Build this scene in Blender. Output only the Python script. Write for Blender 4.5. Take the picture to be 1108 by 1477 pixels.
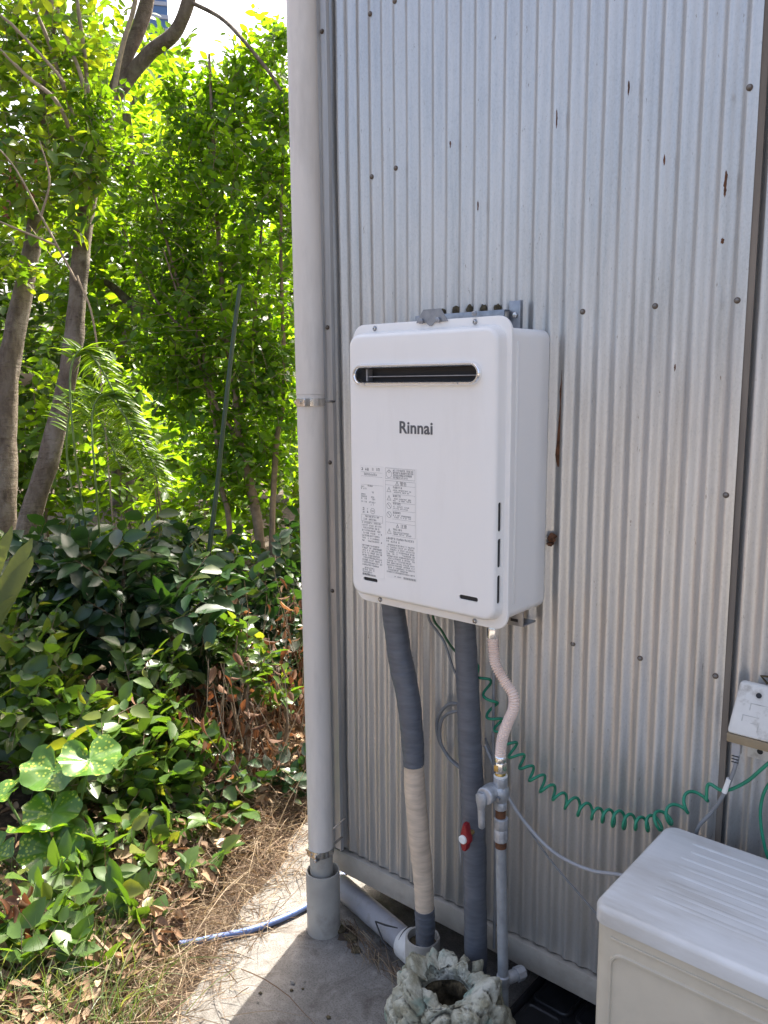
import bpy, bmesh, math, random
import numpy as np
from mathutils import Vector, Matrix, noise

# ------------------------------------------------------------------ clear
for o in list(bpy.data.objects):
    bpy.data.objects.remove(o)
scene = bpy.context.scene
COL = scene.collection
R = math.radians

# ------------------------------------------------------------------ camera
cd = bpy.data.cameras.new('camera')
cam = bpy.data.objects.new('camera', cd)
COL.objects.link(cam)
YAW, PITCH, ROLL, FPX = R(40.736), R(9.028), R(-0.489), 1173.5
fw = Vector((-math.sin(YAW) * math.cos(PITCH), math.cos(YAW) * math.cos(PITCH), -math.sin(PITCH)))
rt = Vector((math.cos(YAW), math.sin(YAW), 0))
up = rt.cross(fw)
rr = rt * math.cos(ROLL) + up * math.sin(ROLL)
ur = up * math.cos(ROLL) - rt * math.sin(ROLL)
cam.matrix_world = Matrix(((rr.x, ur.x, -fw.x, 1.32), (rr.y, ur.y, -fw.y, -1.305), (rr.z, ur.z, -fw.z, 1.28), (0, 0, 0, 1)))
cd.sensor_fit = 'VERTICAL'
cd.sensor_height = 32.0
cd.lens = FPX / 1477.0 * 32.0
cd.clip_start = 0.02
cd.clip_end = 2000
scene.camera = cam

# ------------------------------------------------------------------ light
SUN_AZ = math.atan2(-0.30, 0.954)      # measured from +Y towards +X
SUN_EL = R(54)
sd = Vector((math.sin(SUN_AZ) * math.cos(SUN_EL), math.cos(SUN_AZ) * math.cos(SUN_EL), math.sin(SUN_EL)))
world = bpy.data.worlds.new('World')
scene.world = world
world.use_nodes = True
wn = world.node_tree
wn.nodes.clear()
sky = wn.nodes.new('ShaderNodeTexSky')
sky.sky_type = 'NISHITA'
sky.sun_disc = False
sky.sun_elevation = SUN_EL
sky.sun_rotation = SUN_AZ % (2 * math.pi)
sky.air_density = 0.8
sky.dust_density = 8.0
sky.ozone_density = 0.1
bg = wn.nodes.new('ShaderNodeBackground')
bg.inputs['Strength'].default_value = 0.15
wo = wn.nodes.new('ShaderNodeOutputWorld')
wn.links.new(sky.outputs[0], bg.inputs[0])
wn.links.new(bg.outputs[0], wo.inputs[0])
sl = bpy.data.lights.new('sun', 'SUN')
sl.energy = 4.3
sl.angle = R(0.53)
sl.color = (1.0, 0.95, 0.86)
sun = bpy.data.objects.new('sun', sl)
COL.objects.link(sun)
sun.location = (-5, 10, 12)
sun.rotation_euler = sd.to_track_quat('Z', 'Y').to_euler()

scene.view_settings.view_transform = 'Standard'
scene.view_settings.look = 'None'
scene.view_settings.exposure = 1.88
scene.view_settings.gamma = 1.0
scene.view_settings.use_curve_mapping = False
scene.render.engine = 'CYCLES'
scene.cycles.max_bounces = 8
scene.cycles.transmission_bounces = 6
scene.cycles.use_denoising = True

# ------------------------------------------------------------------ materials
def new_mat(name):
    m = bpy.data.materials.new(name)
    m.use_nodes = True
    nt = m.node_tree
    b = nt.nodes['Principled BSDF']
    return m, nt, b

def node(nt, t, **kw):
    n = nt.nodes.new(t)
    for k, v in kw.items():
        setattr(n, k, v)
    return n

def ramp(nt, stops, fac=None, interp='LINEAR'):
    n = nt.nodes.new('ShaderNodeValToRGB')
    n.color_ramp.interpolation = interp
    el = n.color_ramp.elements
    while len(el) > 1:
        el.remove(el[-1])
    el[0].position = stops[0][0]; el[0].color = (*stops[0][1], 1)
    for p, c in stops[1:]:
        e = el.new(p); e.color = (*c, 1)
    if fac is not None:
        nt.links.new(fac, n.inputs[0])
    return n

def coords(nt, scale=(1, 1, 1), kind='Object', rot=(0, 0, 0)):
    tc = node(nt, 'ShaderNodeTexCoord')
    mp = node(nt, 'ShaderNodeMapping')
    mp.inputs['Scale'].default_value = scale
    mp.inputs['Rotation'].default_value = rot
    nt.links.new(tc.outputs[kind], mp.inputs[0])
    return mp.outputs[0]

def noise_tex(nt, vec, scale, detail=6, rough=0.55, dist=0.0):
    n = node(nt, 'ShaderNodeTexNoise')
    n.inputs['Scale'].default_value = scale
    n.inputs['Detail'].default_value = detail
    n.inputs['Roughness'].default_value = rough
    n.inputs['Distortion'].default_value = dist
    nt.links.new(vec, n.inputs['Vector'])
    return n.outputs[0]

def mixc(nt, fac, a, b, mode='MIX'):
    n = node(nt, 'ShaderNodeMix', data_type='RGBA', blend_type=mode)
    for sock, val in ((n.inputs[0], fac), (n.inputs[6], a), (n.inputs[7], b)):
        if isinstance(val, (int, float)):
            sock.default_value = val
        elif isinstance(val, tuple):
            sock.default_value = (*val, 1)
        else:
            nt.links.new(val, sock)
    return n.outputs[2]

def bump(nt, b, h, strength=0.3, dist=0.002):
    n = node(nt, 'ShaderNodeBump')
    n.inputs['Strength'].default_value = strength
    n.inputs['Distance'].default_value = dist
    nt.links.new(h, n.inputs['Height'])
    nt.links.new(n.outputs[0], b.inputs['Normal'])

def simple(name, col, rough=0.5, metal=0.0, var=0.12, scale=25, bmp=0.0, dirt=None, dirt_amt=(0.55, 0.75), dirt_scale=9, spec=0.5, stretch=(1, 1, 1)):
    """a plain material with tonal variation, optional dirt patches and fine relief"""
    m, nt, b = new_mat(name)
    v = coords(nt, stretch)
    n1 = noise_tex(nt, v, scale)
    lo = tuple(c * (1 - var) for c in col)
    hi = tuple(min(1, c * (1 + var)) for c in col)
    c = ramp(nt, [(0.3, lo), (0.7, hi)], n1).outputs[0]
    if dirt:
        n2 = noise_tex(nt, v, dirt_scale, 8, 0.65)
        f = ramp(nt, [(dirt_amt[0], (0, 0, 0)), (dirt_amt[1], (1, 1, 1))], n2).outputs[0]
        c = mixc(nt, f, c, dirt)
    nt.links.new(c, b.inputs['Base Color'])
    b.inputs['Roughness'].default_value = rough
    b.inputs['Metallic'].default_value = metal
    b.inputs['Specular IOR Level'].default_value = spec
    if bmp:
        bump(nt, b, noise_tex(nt, v, scale * 6, 4), bmp)
    return m

M = {}

def m_galv():
    m, nt, b = new_mat('weathered_galvanised_steel')
    vs = coords(nt, (1, 1, 0.06))
    v = coords(nt)
    streak = noise_tex(nt, vs, 55, 8, 0.7)
    big = noise_tex(nt, coords(nt, (1, 1, 0.35)), 3.2, 5, 0.6)
    base = ramp(nt, [(0.26, (0.40, 0.395, 0.385)), (0.5, (0.56, 0.55, 0.53)), (0.74, (0.68, 0.665, 0.64))], streak).outputs[0]
    base = mixc(nt, ramp(nt, [(0.35, (0, 0, 0)), (0.7, (1, 1, 1))], big).outputs[0], base, mixc(nt, 0.5, base, (0.44, 0.42, 0.39)))
    fine = noise_tex(nt, coords(nt, (1, 1, 0.6)), 330, 5, 0.75)
    base = mixc(nt, ramp(nt, [(0.36, (0, 0, 0)), (0.66, (0.3, 0.3, 0.3))], fine).outputs[0], base, (0.70, 0.695, 0.68))
    base = mixc(nt, ramp(nt, [(0.30, (0.3, 0.3, 0.3)), (0.44, (0, 0, 0))], fine).outputs[0], base, (0.33, 0.335, 0.345))
    # brown grime flecks, long along the ribs
    fl = noise_tex(nt, coords(nt, (1, 1, 0.25)), 120, 6, 0.75)
    base = mixc(nt, ramp(nt, [(0.645, (0, 0, 0)), (0.70, (0.8, 0.8, 0.8))], fl).outputs[0], base, (0.17, 0.12, 0.08))
    # warm splash grime that climbs from the ground
    tc = node(nt, 'ShaderNodeNewGeometry')
    sp = node(nt, 'ShaderNodeSeparateXYZ')
    nt.links.new(tc.outputs['Position'], sp.inputs[0])
    mr = node(nt, 'ShaderNodeMapRange')
    mr.inputs[1].default_value = 0.15; mr.inputs[2].default_value = 0.75
    mr.inputs[3].default_value = 0.6; mr.inputs[4].default_value = 0.0
    nt.links.new(sp.outputs[2], mr.inputs[0])
    mm = node(nt, 'ShaderNodeMath', operation='MULTIPLY')
    nt.links.new(mr.outputs[0], mm.inputs[0])
    nt.links.new(noise_tex(nt, vs, 22, 7, 0.65), mm.inputs[1])
    base = mixc(nt, mm.outputs[0], base, (0.30, 0.26, 0.20))
    nt.links.new(base, b.inputs['Base Color'])
    b.inputs['Metallic'].default_value = 0.62
    rr_ = ramp(nt, [(0.3, (0.27,) * 3), (0.7, (0.42,) * 3)], streak).outputs[0]
    nt.links.new(rr_, b.inputs['Roughness'])
    bump(nt, b, fine, 0.12, 0.001)
    return m

M['galv'] = m_galv()
M['galv_dark'] = simple('old_grey_flashing', (0.47, 0.465, 0.455), 0.42, 0.45, 0.18, 30, 0.1, (0.2, 0.18, 0.15), stretch=(1, 1, 0.1))
M['seam'] = simple('stained_shadowed_seam_steel', (0.16, 0.135, 0.11), 0.7, 0.1, 0.4, 30, 0.2, stretch=(1, 1, 0.1))
M['sill'] = simple('painted_sill', (0.33, 0.30, 0.255), 0.65, 0, 0.15, 18, 0.15, (0.23, 0.2, 0.16), (0.5, 0.72), 7)
M['nail'] = simple('nail_head', (0.20, 0.18, 0.16), 0.5, 0.6, 0.3, 200)
M['rubber_washer'] = simple('rusty_washer', (0.12, 0.09, 0.07), 0.7, 0.2, 0.3, 200)
M['debris_and_shade'] = simple('dark_debris_and_shade', (0.075, 0.058, 0.03), 0.95, 0, 0.5, 160, 0.5)
M['rust'] = simple('rust_brown', (0.13, 0.055, 0.025), 0.9, 0.1, 0.5, 90, 0.4)
M['downpipe'] = simple('grey_rainwater_pvc', (0.63, 0.585, 0.53), 0.4, 0, 0.06, 14, 0.04, (0.42, 0.385, 0.345), (0.53, 0.8), 9, stretch=(1, 1, 0.2))
M['socket'] = simple('old_grey_pvc', (0.36, 0.34, 0.30), 0.5, 0, 0.12, 14, 0.08, (0.24, 0.22, 0.19), (0.55, 0.72), 12)
M['bluegrey_pvc'] = simple('bluish_grey_pvc', (0.28, 0.28, 0.295), 0.5, 0, 0.15, 14, 0.05, (0.15, 0.135, 0.115), (0.5, 0.72), 14)
M['joint_pvc'] = simple('pale_pvc_joint', (0.58, 0.57, 0.54), 0.5, 0, 0.14, 14, 0.06, (0.36, 0.33, 0.28), (0.5, 0.7), 14)
M['steel'] = simple('stainless_steel', (0.62, 0.6, 0.57), 0.24, 1.0, 0.12, 40)
M['zinc'] = simple('zinc_plate', (0.30, 0.31, 0.33), 0.4, 0.85, 0.2, 60)
M['chrome'] = simple('chrome', (0.88, 0.88, 0.88), 0.2, 1.0, 0.04, 40)
M['white_paint'] = simple('white_enamel', (0.82, 0.795, 0.755), 0.3, 0, 0.012, 5, 0.02, (0.74, 0.71, 0.66), (0.55, 0.85), 9, stretch=(1, 1, 0.2))
M['black'] = simple('black_void', (0.012, 0.012, 0.014), 0.6, 0, 0.2, 20)
M['louver'] = simple('dark_louver_metal', (0.32, 0.32, 0.33), 0.4, 0.7, 0.2, 60)
M['ink'] = simple('grey_ink', (0.10, 0.10, 0.105), 0.5, 0, 0.1, 60)
M['ink_light'] = simple('pale_grey_ink', (0.11, 0.11, 0.11), 0.6, 0, 0.1, 60)
M['film'] = simple('label_film', (0.82, 0.795, 0.755), 0.22, 0, 0.01, 20)
M['gas_metal'] = simple('cast_gas_valve', (0.40, 0.41, 0.425), 0.5, 0.55, 0.22, 50, 0.25, (0.55, 0.56, 0.57), (0.55, 0.7), 40)
M['gas_pipe'] = simple('zinc_gas_pipe', (0.34, 0.36, 0.38), 0.5, 0.4, 0.2, 40, 0.1, (0.25, 0.22, 0.2), (0.58, 0.75), 16)
M['brass'] = simple('brass', (0.55, 0.42, 0.18), 0.3, 1.0, 0.15, 60)
M['gas_hose'] = simple('pink_white_hose', (0.80, 0.63, 0.53), 0.5, 0, 0.06, 30, 0.04)
M['red'] = simple('red_plastic', (0.24, 0.008, 0.014), 0.42, 0, 0.12, 40)
M['white_plastic'] = simple('white_plastic', (0.75, 0.74, 0.7), 0.45, 0, 0.06, 60)
M['green_wire'] = simple('green_vinyl', (0.014, 0.21, 0.115), 0.4, 0, 0.15, 40)
M['dkgreen_wire'] = simple('dark_green_vinyl', (0.012, 0.075, 0.02), 0.45, 0, 0.2, 40)
M['grey_cable'] = simple('grey_vinyl', (0.20, 0.205, 0.21), 0.5, 0, 0.15, 40)
M['pale_cable'] = simple('pale_grey_vinyl', (0.36, 0.36, 0.37), 0.45, 0, 0.12, 40)
M['ac_top'] = simple('ac_lid_enamel', (0.60, 0.60, 0.585), 0.36, 0, 0.05, 40, 0.04, (0.40, 0.375, 0.33), (0.47, 0.74), 7, stretch=(0.35, 1.8, 1))
M['ac_body'] = simple('ac_ivory_enamel', (0.51, 0.455, 0.355), 0.42, 0, 0.04, 30, 0.03, (0.40, 0.355, 0.27), (0.5, 0.78), 6)
M['box_cover'] = simple('yellowed_plastic', (0.62, 0.60, 0.55), 0.55, 0, 0.08, 20, 0.12, (0.35, 0.32, 0.27), (0.54, 0.68), 22)
M['worn_ink'] = simple('worn_ink', (0.40, 0.385, 0.35), 0.6, 0, 0.3, 80)
M['box_lip'] = simple('brown_plastic_lip', (0.26, 0.20, 0.12), 0.55, 0, 0.15, 30, 0.05)
M['tray'] = simple('black_tray_plastic', (0.02, 0.021, 0.023), 0.42, 0, 0.3, 25, 0.08, (0.075, 0.072, 0.066), (0.56, 0.78), 10)
M['blue_hose'] = simple('blue_hose', (0.10, 0.16, 0.34), 0.42, 0, 0.15, 30, 0.05, (0.3, 0.33, 0.42), (0.52, 0.7), 12)
M['roof'] = simple('roof_steel', (0.3, 0.31, 0.33), 0.5, 0.4, 0.15, 8)

def m_tape(name, col, var):
    m, nt, b = new_mat(name)
    v = coords(nt)
    w = noise_tex(nt, coords(nt, (1, 1, 5)), 26, 6, 0.6)
    c = ramp(nt, [(0.3, tuple(x * (1 - var) for x in col)), (0.7, tuple(x * (1 + var) for x in col))], w).outputs[0]
    nt.links.new(c, b.inputs['Base Color'])
    b.inputs['Roughness'].default_value = 0.42
    bump(nt, b, w, 0.35, 0.0015)
    return m

M['dark_tape'] = m_tape('dark_grey_tape', (0.102, 0.11, 0.128), 0.2)
M['beige_tape'] = m_tape('beige_tape', (0.58, 0.465, 0.35), 0.18)

def m_concrete():
    m, nt, b = new_mat('worn_concrete')
    v = coords(nt)
    a = noise_tex(nt, v, 4.0, 8, 0.62)
    f = noise_tex(nt, v, 260, 4, 0.7)
    g = noise_tex(nt, v, 34, 8, 0.7, 0.4)
    c = ramp(nt, [(0.3, (0.13, 0.12, 0.105)), (0.5, (0.185, 0.172, 0.153)), (0.72, (0.235, 0.22, 0.198))], a).outputs[0]
    c = mixc(nt, ramp(nt, [(0.36, (0.7,) * 3), (0.56, (0, 0, 0))], f).outputs[0], c, (0.085, 0.08, 0.072))
    c = mixc(nt, ramp(nt, [(0.5, (0, 0, 0)), (0.7, (0.6,) * 3)], g).outputs[0], c, (0.29, 0.275, 0.25))
    vo = node(nt, 'ShaderNodeTexVoronoi')
    vo.inputs['Scale'].default_value = 170
    nt.links.new(v, vo.inputs['Vector'])
    c = mixc(nt, ramp(nt, [(0.10, (0.8,) * 3), (0.22, (0, 0, 0))], vo.outputs['Distance']).outputs[0], c, (0.06, 0.055, 0.05))
    st = noise_tex(nt, v, 7, 9, 0.7, 1.0)
    c = mixc(nt, ramp(nt, [(0.52, (0, 0, 0)), (0.66, (0.85,) * 3)], st).outputs[0], c, (0.075, 0.062, 0.05))
    nt.links.new(c, b.inputs['Base Color'])
    b.inputs['Roughness'].default_value = 0.92
    ad = node(nt, 'ShaderNodeMath', operation='ADD')
    nt.links.new(f, ad.inputs[0]); nt.links.new(g, ad.inputs[1])
    bump(nt, b, ad.outputs[0], 0.6, 0.003)
    return m

M['concrete'] = m_concrete()
M['soil'] = simple('leafy_soil', (0.055, 0.037, 0.024), 0.95, 0, 0.5, 18, 0.8, (0.16, 0.12, 0.08), (0.5, 0.7), 40)
M['pebble'] = simple('pebble_stone', (0.25, 0.23, 0.2), 0.8, 0, 0.4, 30, 0.3)
def m_bark():
    m, nt, b = new_mat('grey_brown_bark')
    v = coords(nt)
    n1 = noise_tex(nt, coords(nt, (1, 1, 0.35)), 30, 8, 0.7)
    n2 = noise_tex(nt, v, 6, 6, 0.65, 0.6)
    n3 = noise_tex(nt, coords(nt, (1, 1, 4.5)), 14, 6, 0.7, 0.3)
    c = ramp(nt, [(0.3, (0.07, 0.05, 0.034)), (0.5, (0.135, 0.102, 0.073)), (0.7, (0.21, 0.168, 0.125))], n1).outputs[0]
    c = mixc(nt, ramp(nt, [(0.5, (0, 0, 0)), (0.62, (0.8,) * 3)], n2).outputs[0], c, (0.235, 0.20, 0.16))
    c = mixc(nt, ramp(nt, [(0.58, (0, 0, 0)), (0.68, (0.8,) * 3)], n3).outputs[0], c, (0.045, 0.028, 0.018))
    nt.links.new(c, b.inputs['Base Color'])
    b.inputs['Roughness'].default_value = 0.9
    ad = node(nt, 'ShaderNodeMath', operation='ADD')
    nt.links.new(n1, ad.inputs[0]); nt.links.new(n3, ad.inputs[1])
    bump(nt, b, ad.outputs[0], 0.9, 0.012)
    return m
M['bark'] = m_bark()
M['stem'] = simple('shrub_stem_bark', (0.20, 0.145, 0.095), 0.85, 0, 0.3, 40, 0.4)
M['twig'] = simple('pale_twig', (0.27, 0.21, 0.14), 0.85, 0, 0.3, 40)
M['stake'] = simple('green_stake_vinyl', (0.024, 0.046, 0.02), 0.5, 0, 0.2, 30, 0.05)
M['green_stem'] = simple('green_stem', (0.10, 0.16, 0.04), 0.6, 0, 0.3, 40)

def m_rock():
    m, nt, b = new_mat('glazed_mock_rock')
    v = coords(nt)
    a = noise_tex(nt, v, 14, 8, 0.65, 0.8)
    g = noise_tex(nt, v, 9, 7, 0.6, 1.2)
    h = noise_tex(nt, v, 55, 5, 0.65)
    c = ramp(nt, [(0.3, (0.15, 0.135, 0.085)), (0.40, (0.34, 0.32, 0.22)), (0.54, (0.55, 0.54, 0.43)), (0.70, (0.68, 0.67, 0.59))], a).outputs[0]
    c = mixc(nt, ramp(nt, [(0.52, (0, 0, 0)), (0.64, (0.85,) * 3)], g).outputs[0], c, (0.20, 0.34, 0.28))
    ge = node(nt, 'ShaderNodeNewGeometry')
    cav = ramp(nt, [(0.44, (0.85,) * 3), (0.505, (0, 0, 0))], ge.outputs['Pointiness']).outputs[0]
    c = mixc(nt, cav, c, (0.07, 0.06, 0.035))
    nt.links.new(c, b.inputs['Base Color'])
    b.inputs['Roughness'].default_value = 0.42
    ad = node(nt, 'ShaderNodeMath', operation='ADD')
    nt.links.new(h, ad.inputs[0]); nt.links.new(noise_tex(nt, v, 190, 4, 0.7), ad.inputs[1])
    bump(nt, b, ad.outputs[0], 1.0, 0.007)
    return m

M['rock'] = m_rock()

def m_leaf(name, cols, trans=0.45, rough=0.38, tgain=(1.9, 1.55, 0.5), spec=0.5, spots=None):
    m, nt, b = new_mat(name)
    ge = node(nt, 'ShaderNodeNewGeometry')
    st = [(i / max(1, len(cols) - 1), c) for i, c in enumerate(cols)]
    c = ramp(nt, st, ge.outputs['Random Per Island']).outputs[0]
    n2 = noise_tex(nt, coords(nt), 60, 3)
    c = mixc(nt, ramp(nt, [(0.3, (0.35,) * 3), (0.7, (0, 0, 0))], n2).outputs[0], c, mixc(nt, 1.0, c, (0.6, 0.65, 0.6), 'MULTIPLY'))
    if spots:
        vo = node(nt, 'ShaderNodeTexVoronoi')
        vo.inputs['Scale'].default_value = 95
        nt.links.new(coords(nt), vo.inputs['Vector'])
        f = ramp(nt, [(0.30, (1, 1, 1)), (0.42, (0, 0, 0))], vo.outputs['Distance']).outputs[0]
        gate = ramp(nt, [(0.42, (0, 0, 0)), (0.55, (1, 1, 1))], noise_tex(nt, coords(nt), 16, 2)).outputs[0]
        c = mixc(nt, mixc(nt, 1.0, f, gate, 'MULTIPLY'), c, spots)
    nt.links.new(c, b.inputs['Base Color'])
    b.inputs['Roughness'].default_value = rough
    b.inputs['Specular IOR Level'].default_value = spec
    tr = node(nt, 'ShaderNodeBsdfTranslucent')
    nt.links.new(mixc(nt, 1.0, c, tgain, 'MULTIPLY'), tr.inputs[0])
    mx = node(nt, 'ShaderNodeMixShader')
    mx.inputs[0].default_value = trans
    nt.links.new(b.outputs[0], mx.inputs[1]); nt.links.new(tr.outputs[0], mx.inputs[2])
    nt.links.new(mx.outputs[0], nt.nodes['Material Output'].inputs[0])
    return m

M['leaf_privet'] = m_leaf('bright_shrub_leaf', [(0.045, 0.11, 0.012), (0.08, 0.17, 0.016), (0.115, 0.21, 0.02), (0.06, 0.14, 0.014)], 0.6, 0.35, (3.2, 2.7, 0.6))
M['leaf_yellow'] = m_leaf('yellow_green_leaf', [(0.06, 0.14, 0.016), (0.12, 0.21, 0.02), (0.18, 0.25, 0.025), (0.05, 0.12, 0.014), (0.09, 0.18, 0.018)], 0.5, 0.4, (2.2, 1.9, 0.5))
M['leaf_tree'] = m_leaf('tree_leaf', [(0.06, 0.125, 0.016), (0.09, 0.17, 0.018), (0.13, 0.21, 0.022)], 0.6, 0.4, (3.2, 2.8, 0.55))
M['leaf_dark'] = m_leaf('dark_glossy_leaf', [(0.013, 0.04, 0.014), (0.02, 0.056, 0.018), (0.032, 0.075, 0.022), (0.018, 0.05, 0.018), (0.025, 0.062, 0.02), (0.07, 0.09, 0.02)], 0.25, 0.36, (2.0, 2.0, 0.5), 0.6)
M['leaf_ivy'] = m_leaf('ground_cover_leaf', [(0.045, 0.10, 0.02), (0.075, 0.14, 0.026), (0.10, 0.175, 0.034), (0.05, 0.105, 0.02), (0.06, 0.12, 0.022), (0.17, 0.19, 0.04)], 0.42, 0.36, (2.0, 1.9, 0.5), 0.6)
M['leaf_narrow'] = m_leaf('narrow_leaf', [(0.10, 0.19, 0.02), (0.16, 0.25, 0.025), (0.08, 0.16, 0.02)], 0.5, 0.4, (2.2, 2.0, 0.5))
M['leaf_brown'] = m_leaf('withered_leaf', [(0.10, 0.045, 0.024), (0.17, 0.085, 0.042), (0.07, 0.036, 0.022), (0.22, 0.13, 0.07)], 0.28, 0.7, (1.6, 1.1, 0.7), 0.3)
M['leaf_litter'] = m_leaf('leaf_litter', [(0.18, 0.10, 0.055), (0.30, 0.20, 0.12), (0.11, 0.065, 0.04), (0.36, 0.27, 0.18)], 0.15, 0.8, (1.2, 1.0, 0.8), 0.2)
M['straw'] = m_leaf('dry_straw', [(0.27, 0.185, 0.12), (0.14, 0.088, 0.056), (0.42, 0.33, 0.22), (0.08, 0.05, 0.032), (0.20, 0.13, 0.085)], 0.25, 0.7, (1.1, 1.0, 0.7), 0.3)
M['grass'] = m_leaf('grass_blade', [(0.05, 0.10, 0.025), (0.09, 0.15, 0.04), (0.17, 0.22, 0.08), (0.26, 0.27, 0.13)], 0.3, 0.4, (1.8, 1.7, 0.6))
M['leaf_spot'] = m_leaf('spotted_leaf', [(0.07, 0.165, 0.022), (0.085, 0.185, 0.028)], 0.32, 0.3, (2.2, 2.0, 0.5), 0.55, (0.34, 0.42, 0.06))
M['leaf_strap'] = m_leaf('strap_leaf', [(0.07, 0.13, 0.045), (0.11, 0.16, 0.06), (0.16, 0.17, 0.06)], 0.3, 0.35)
M['leaf_far'] = m_leaf('distant_leaf', [(0.035, 0.08, 0.014), (0.06, 0.125, 0.018), (0.09, 0.16, 0.02)], 0.5, 0.5, (2.4, 2.1, 0.5))

def m_tower():
    m, nt, b = new_mat('blue_tower_glass')
    b.inputs['Base Color'].default_value = (0.10, 0.20, 0.38, 1)
    b.inputs['Roughness'].default_value = 0.25
    return m
M['tower_glass'] = m_tower()
M['tower_wall'] = simple('tower_wall', (0.45, 0.5, 0.56), 0.7, 0, 0.05, 0.5)

# ------------------------------------------------------------------ mesh helpers
def link(name, mesh, mat=None, parent=None, loc=None):
    o = bpy.data.objects.new(name, mesh)
    COL.objects.link(o)
    if mat is not None and mesh is not None and not mesh.materials:
        mesh.materials.append(mat)
    if parent is not None:
        o.parent = parent
    if loc is not None:
        o.location = loc
    return o

def empty(name, loc=(0, 0, 0)):
    o = bpy.data.objects.new(name, None)
    COL.objects.link(o)
    o.location = (0, 0, 0)
    o.empty_display_size = 0.05
    return o

def tag(o, label, cat, group=None, kind=None):
    o['label'] = label
    o['category'] = cat
    if group: o['group'] = group
    if kind: o['kind'] = kind
    return o

def structure(o, label=None):
    o['kind'] = 'structure'
    if label: o['label'] = label
    return o

class MB:
    def __init__(s):
        s.v = []; s.f = []
    def add(s, v, f):
        k = len(s.v)
        s.v += [tuple(p) for p in v]
        s.f += [tuple(i + k for i in q) for q in f]
    def box(s, x0, x1, y0, y1, z0, z1):
        s.add([(x0, y0, z0), (x1, y0, z0), (x1, y1, z0), (x0, y1, z0), (x0, y0, z1), (x1, y0, z1), (x1, y1, z1), (x0, y1, z1)],
              [(0, 3, 2, 1), (4, 5, 6, 7), (0, 1, 5, 4), (1, 2, 6, 5), (2, 3, 7, 6), (3, 0, 4, 7)])
        return s
    def loft(s, loops, cap=True, closed=False):
        n = len(loops[0]); v = [p for l in loops for p in l]; f = []
        m = len(loops)
        for i in range(m if closed else m - 1):
            a = i * n; b_ = ((i + 1) % m) * n
            for j in range(n):
                k = (j + 1) % n
                f.append((a + j, a + k, b_ + k, b_ + j))
        if cap and not closed:
            f.append(tuple(range(n))[::-1])
            f.append(tuple(range((m - 1) * n, m * n)))
        s.add(v, f)
        return s
    def tube(s, pts, r, n=12, cap=True, jitter=0.0, rs=None):
        pts = [Vector(p) for p in pts]
        rad = r if isinstance(r, (list, tuple, np.ndarray)) else [r] * len(pts)
        t0 = (pts[1] - pts[0]).normalized()
        a = t0.orthogonal().normalized()
        loops = []
        for i, p in enumerate(pts):
            t = (pts[min(i + 1, len(pts) - 1)] - pts[max(i - 1, 0)])
            t = t.normalized() if t.length > 1e-9 else t0
            a = (a - t * a.dot(t))
            a = a.normalized() if a.length > 1e-6 else t.orthogonal().normalized()
            b_ = t.cross(a)
            lp = []
            for j in range(n):
                th = 2 * math.pi * j / n
                q = rad[i] * (1 + (rs.uniform(-jitter, jitter) if jitter else 0))
                lp.append(p + (a * math.cos(th) + b_ * math.sin(th)) * q)
            loops.append(lp)
        s.loft(loops, cap)
        return s
    def lathe(s, prof, n=24, org=(0, 0, 0), axis='z', cap=True, phase=0.0):
        loops = []
        for r, h in prof:
            lp = []
            for j in range(n):
                th = 2 * math.pi * j / n + phase
                c, q = r * math.cos(th), r * math.sin(th)
                if axis == 'z': p = (org[0] + c, org[1] + q, org[2] + h)
                elif axis == 'y': p = (org[0] + c, org[1] + h, org[2] - q)
                else: p = (org[0] + h, org[1] + c, org[2] + q)
                lp.append(p)
            loops.append(lp)
        s.loft(loops, cap)
        return s
    def mesh(s, name, bevel=0.0, seg=2, smooth=40, recalc=True):
        me = bpy.data.meshes.new(name)
        me.from_pydata(s.v, [], s.f)
        if recalc or bevel:
            bm = bmesh.new(); bm.from_mesh(me)
            bmesh.ops.recalc_face_normals(bm, faces=bm.faces)
            if bevel:
                es = [e for e in bm.edges if len(e.link_faces) == 2 and e.calc_face_angle(0) > 0.6]
                bmesh.ops.bevel(bm, geom=es, offset=bevel, segments=seg, affect='EDGES', profile=0.5, clamp_overlap=True)
            bm.to_mesh(me); bm.free()
        if smooth is not None:
            me.polygons.foreach_set('use_smooth', np.ones(len(me.polygons), bool))
            me.set_sharp_from_angle(angle=R(smooth))
        me.update()
        return me
    def build(s, name, mat, parent=None, bevel=0.0, seg=2, smooth=40, recalc=True):
        return link(name, s.mesh(name, bevel, seg, smooth, recalc), mat, parent)

def crom(pts, n=8):
    """Catmull-Rom through the points, n steps per span"""
    P = [Vector(p) for p in pts]
    P = [P[0] * 2 - P[1]] + P + [P[-1] * 2 - P[-2]]
    out = []
    for i in range(1, len(P) - 2):
        for k in range(n):
            t = k / n
            a, b_, c, d = P[i - 1], P[i], P[i + 1], P[i + 2]
            out.append(0.5 * ((2 * b_) + (c - a) * t + (2 * a - 5 * b_ + 4 * c - d) * t * t + (3 * b_ - a - 3 * c + d) * t ** 3))
    out.append(P[-2])
    return out

def rrect(x0, x1, z0, z1, r, n=6):
    out = []
    for cx, cz, a0 in ((x1 - r, z1 - r, 0), (x0 + r, z1 - r, 90), (x0 + r, z0 + r, 180), (x1 - r, z0 + r, 270)):
        for k in range(n + 1):
            a = R(a0 + 90 * k / n)
            out.append((cx + r * math.cos(a), cz + r * math.sin(a)))
    return out

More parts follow.
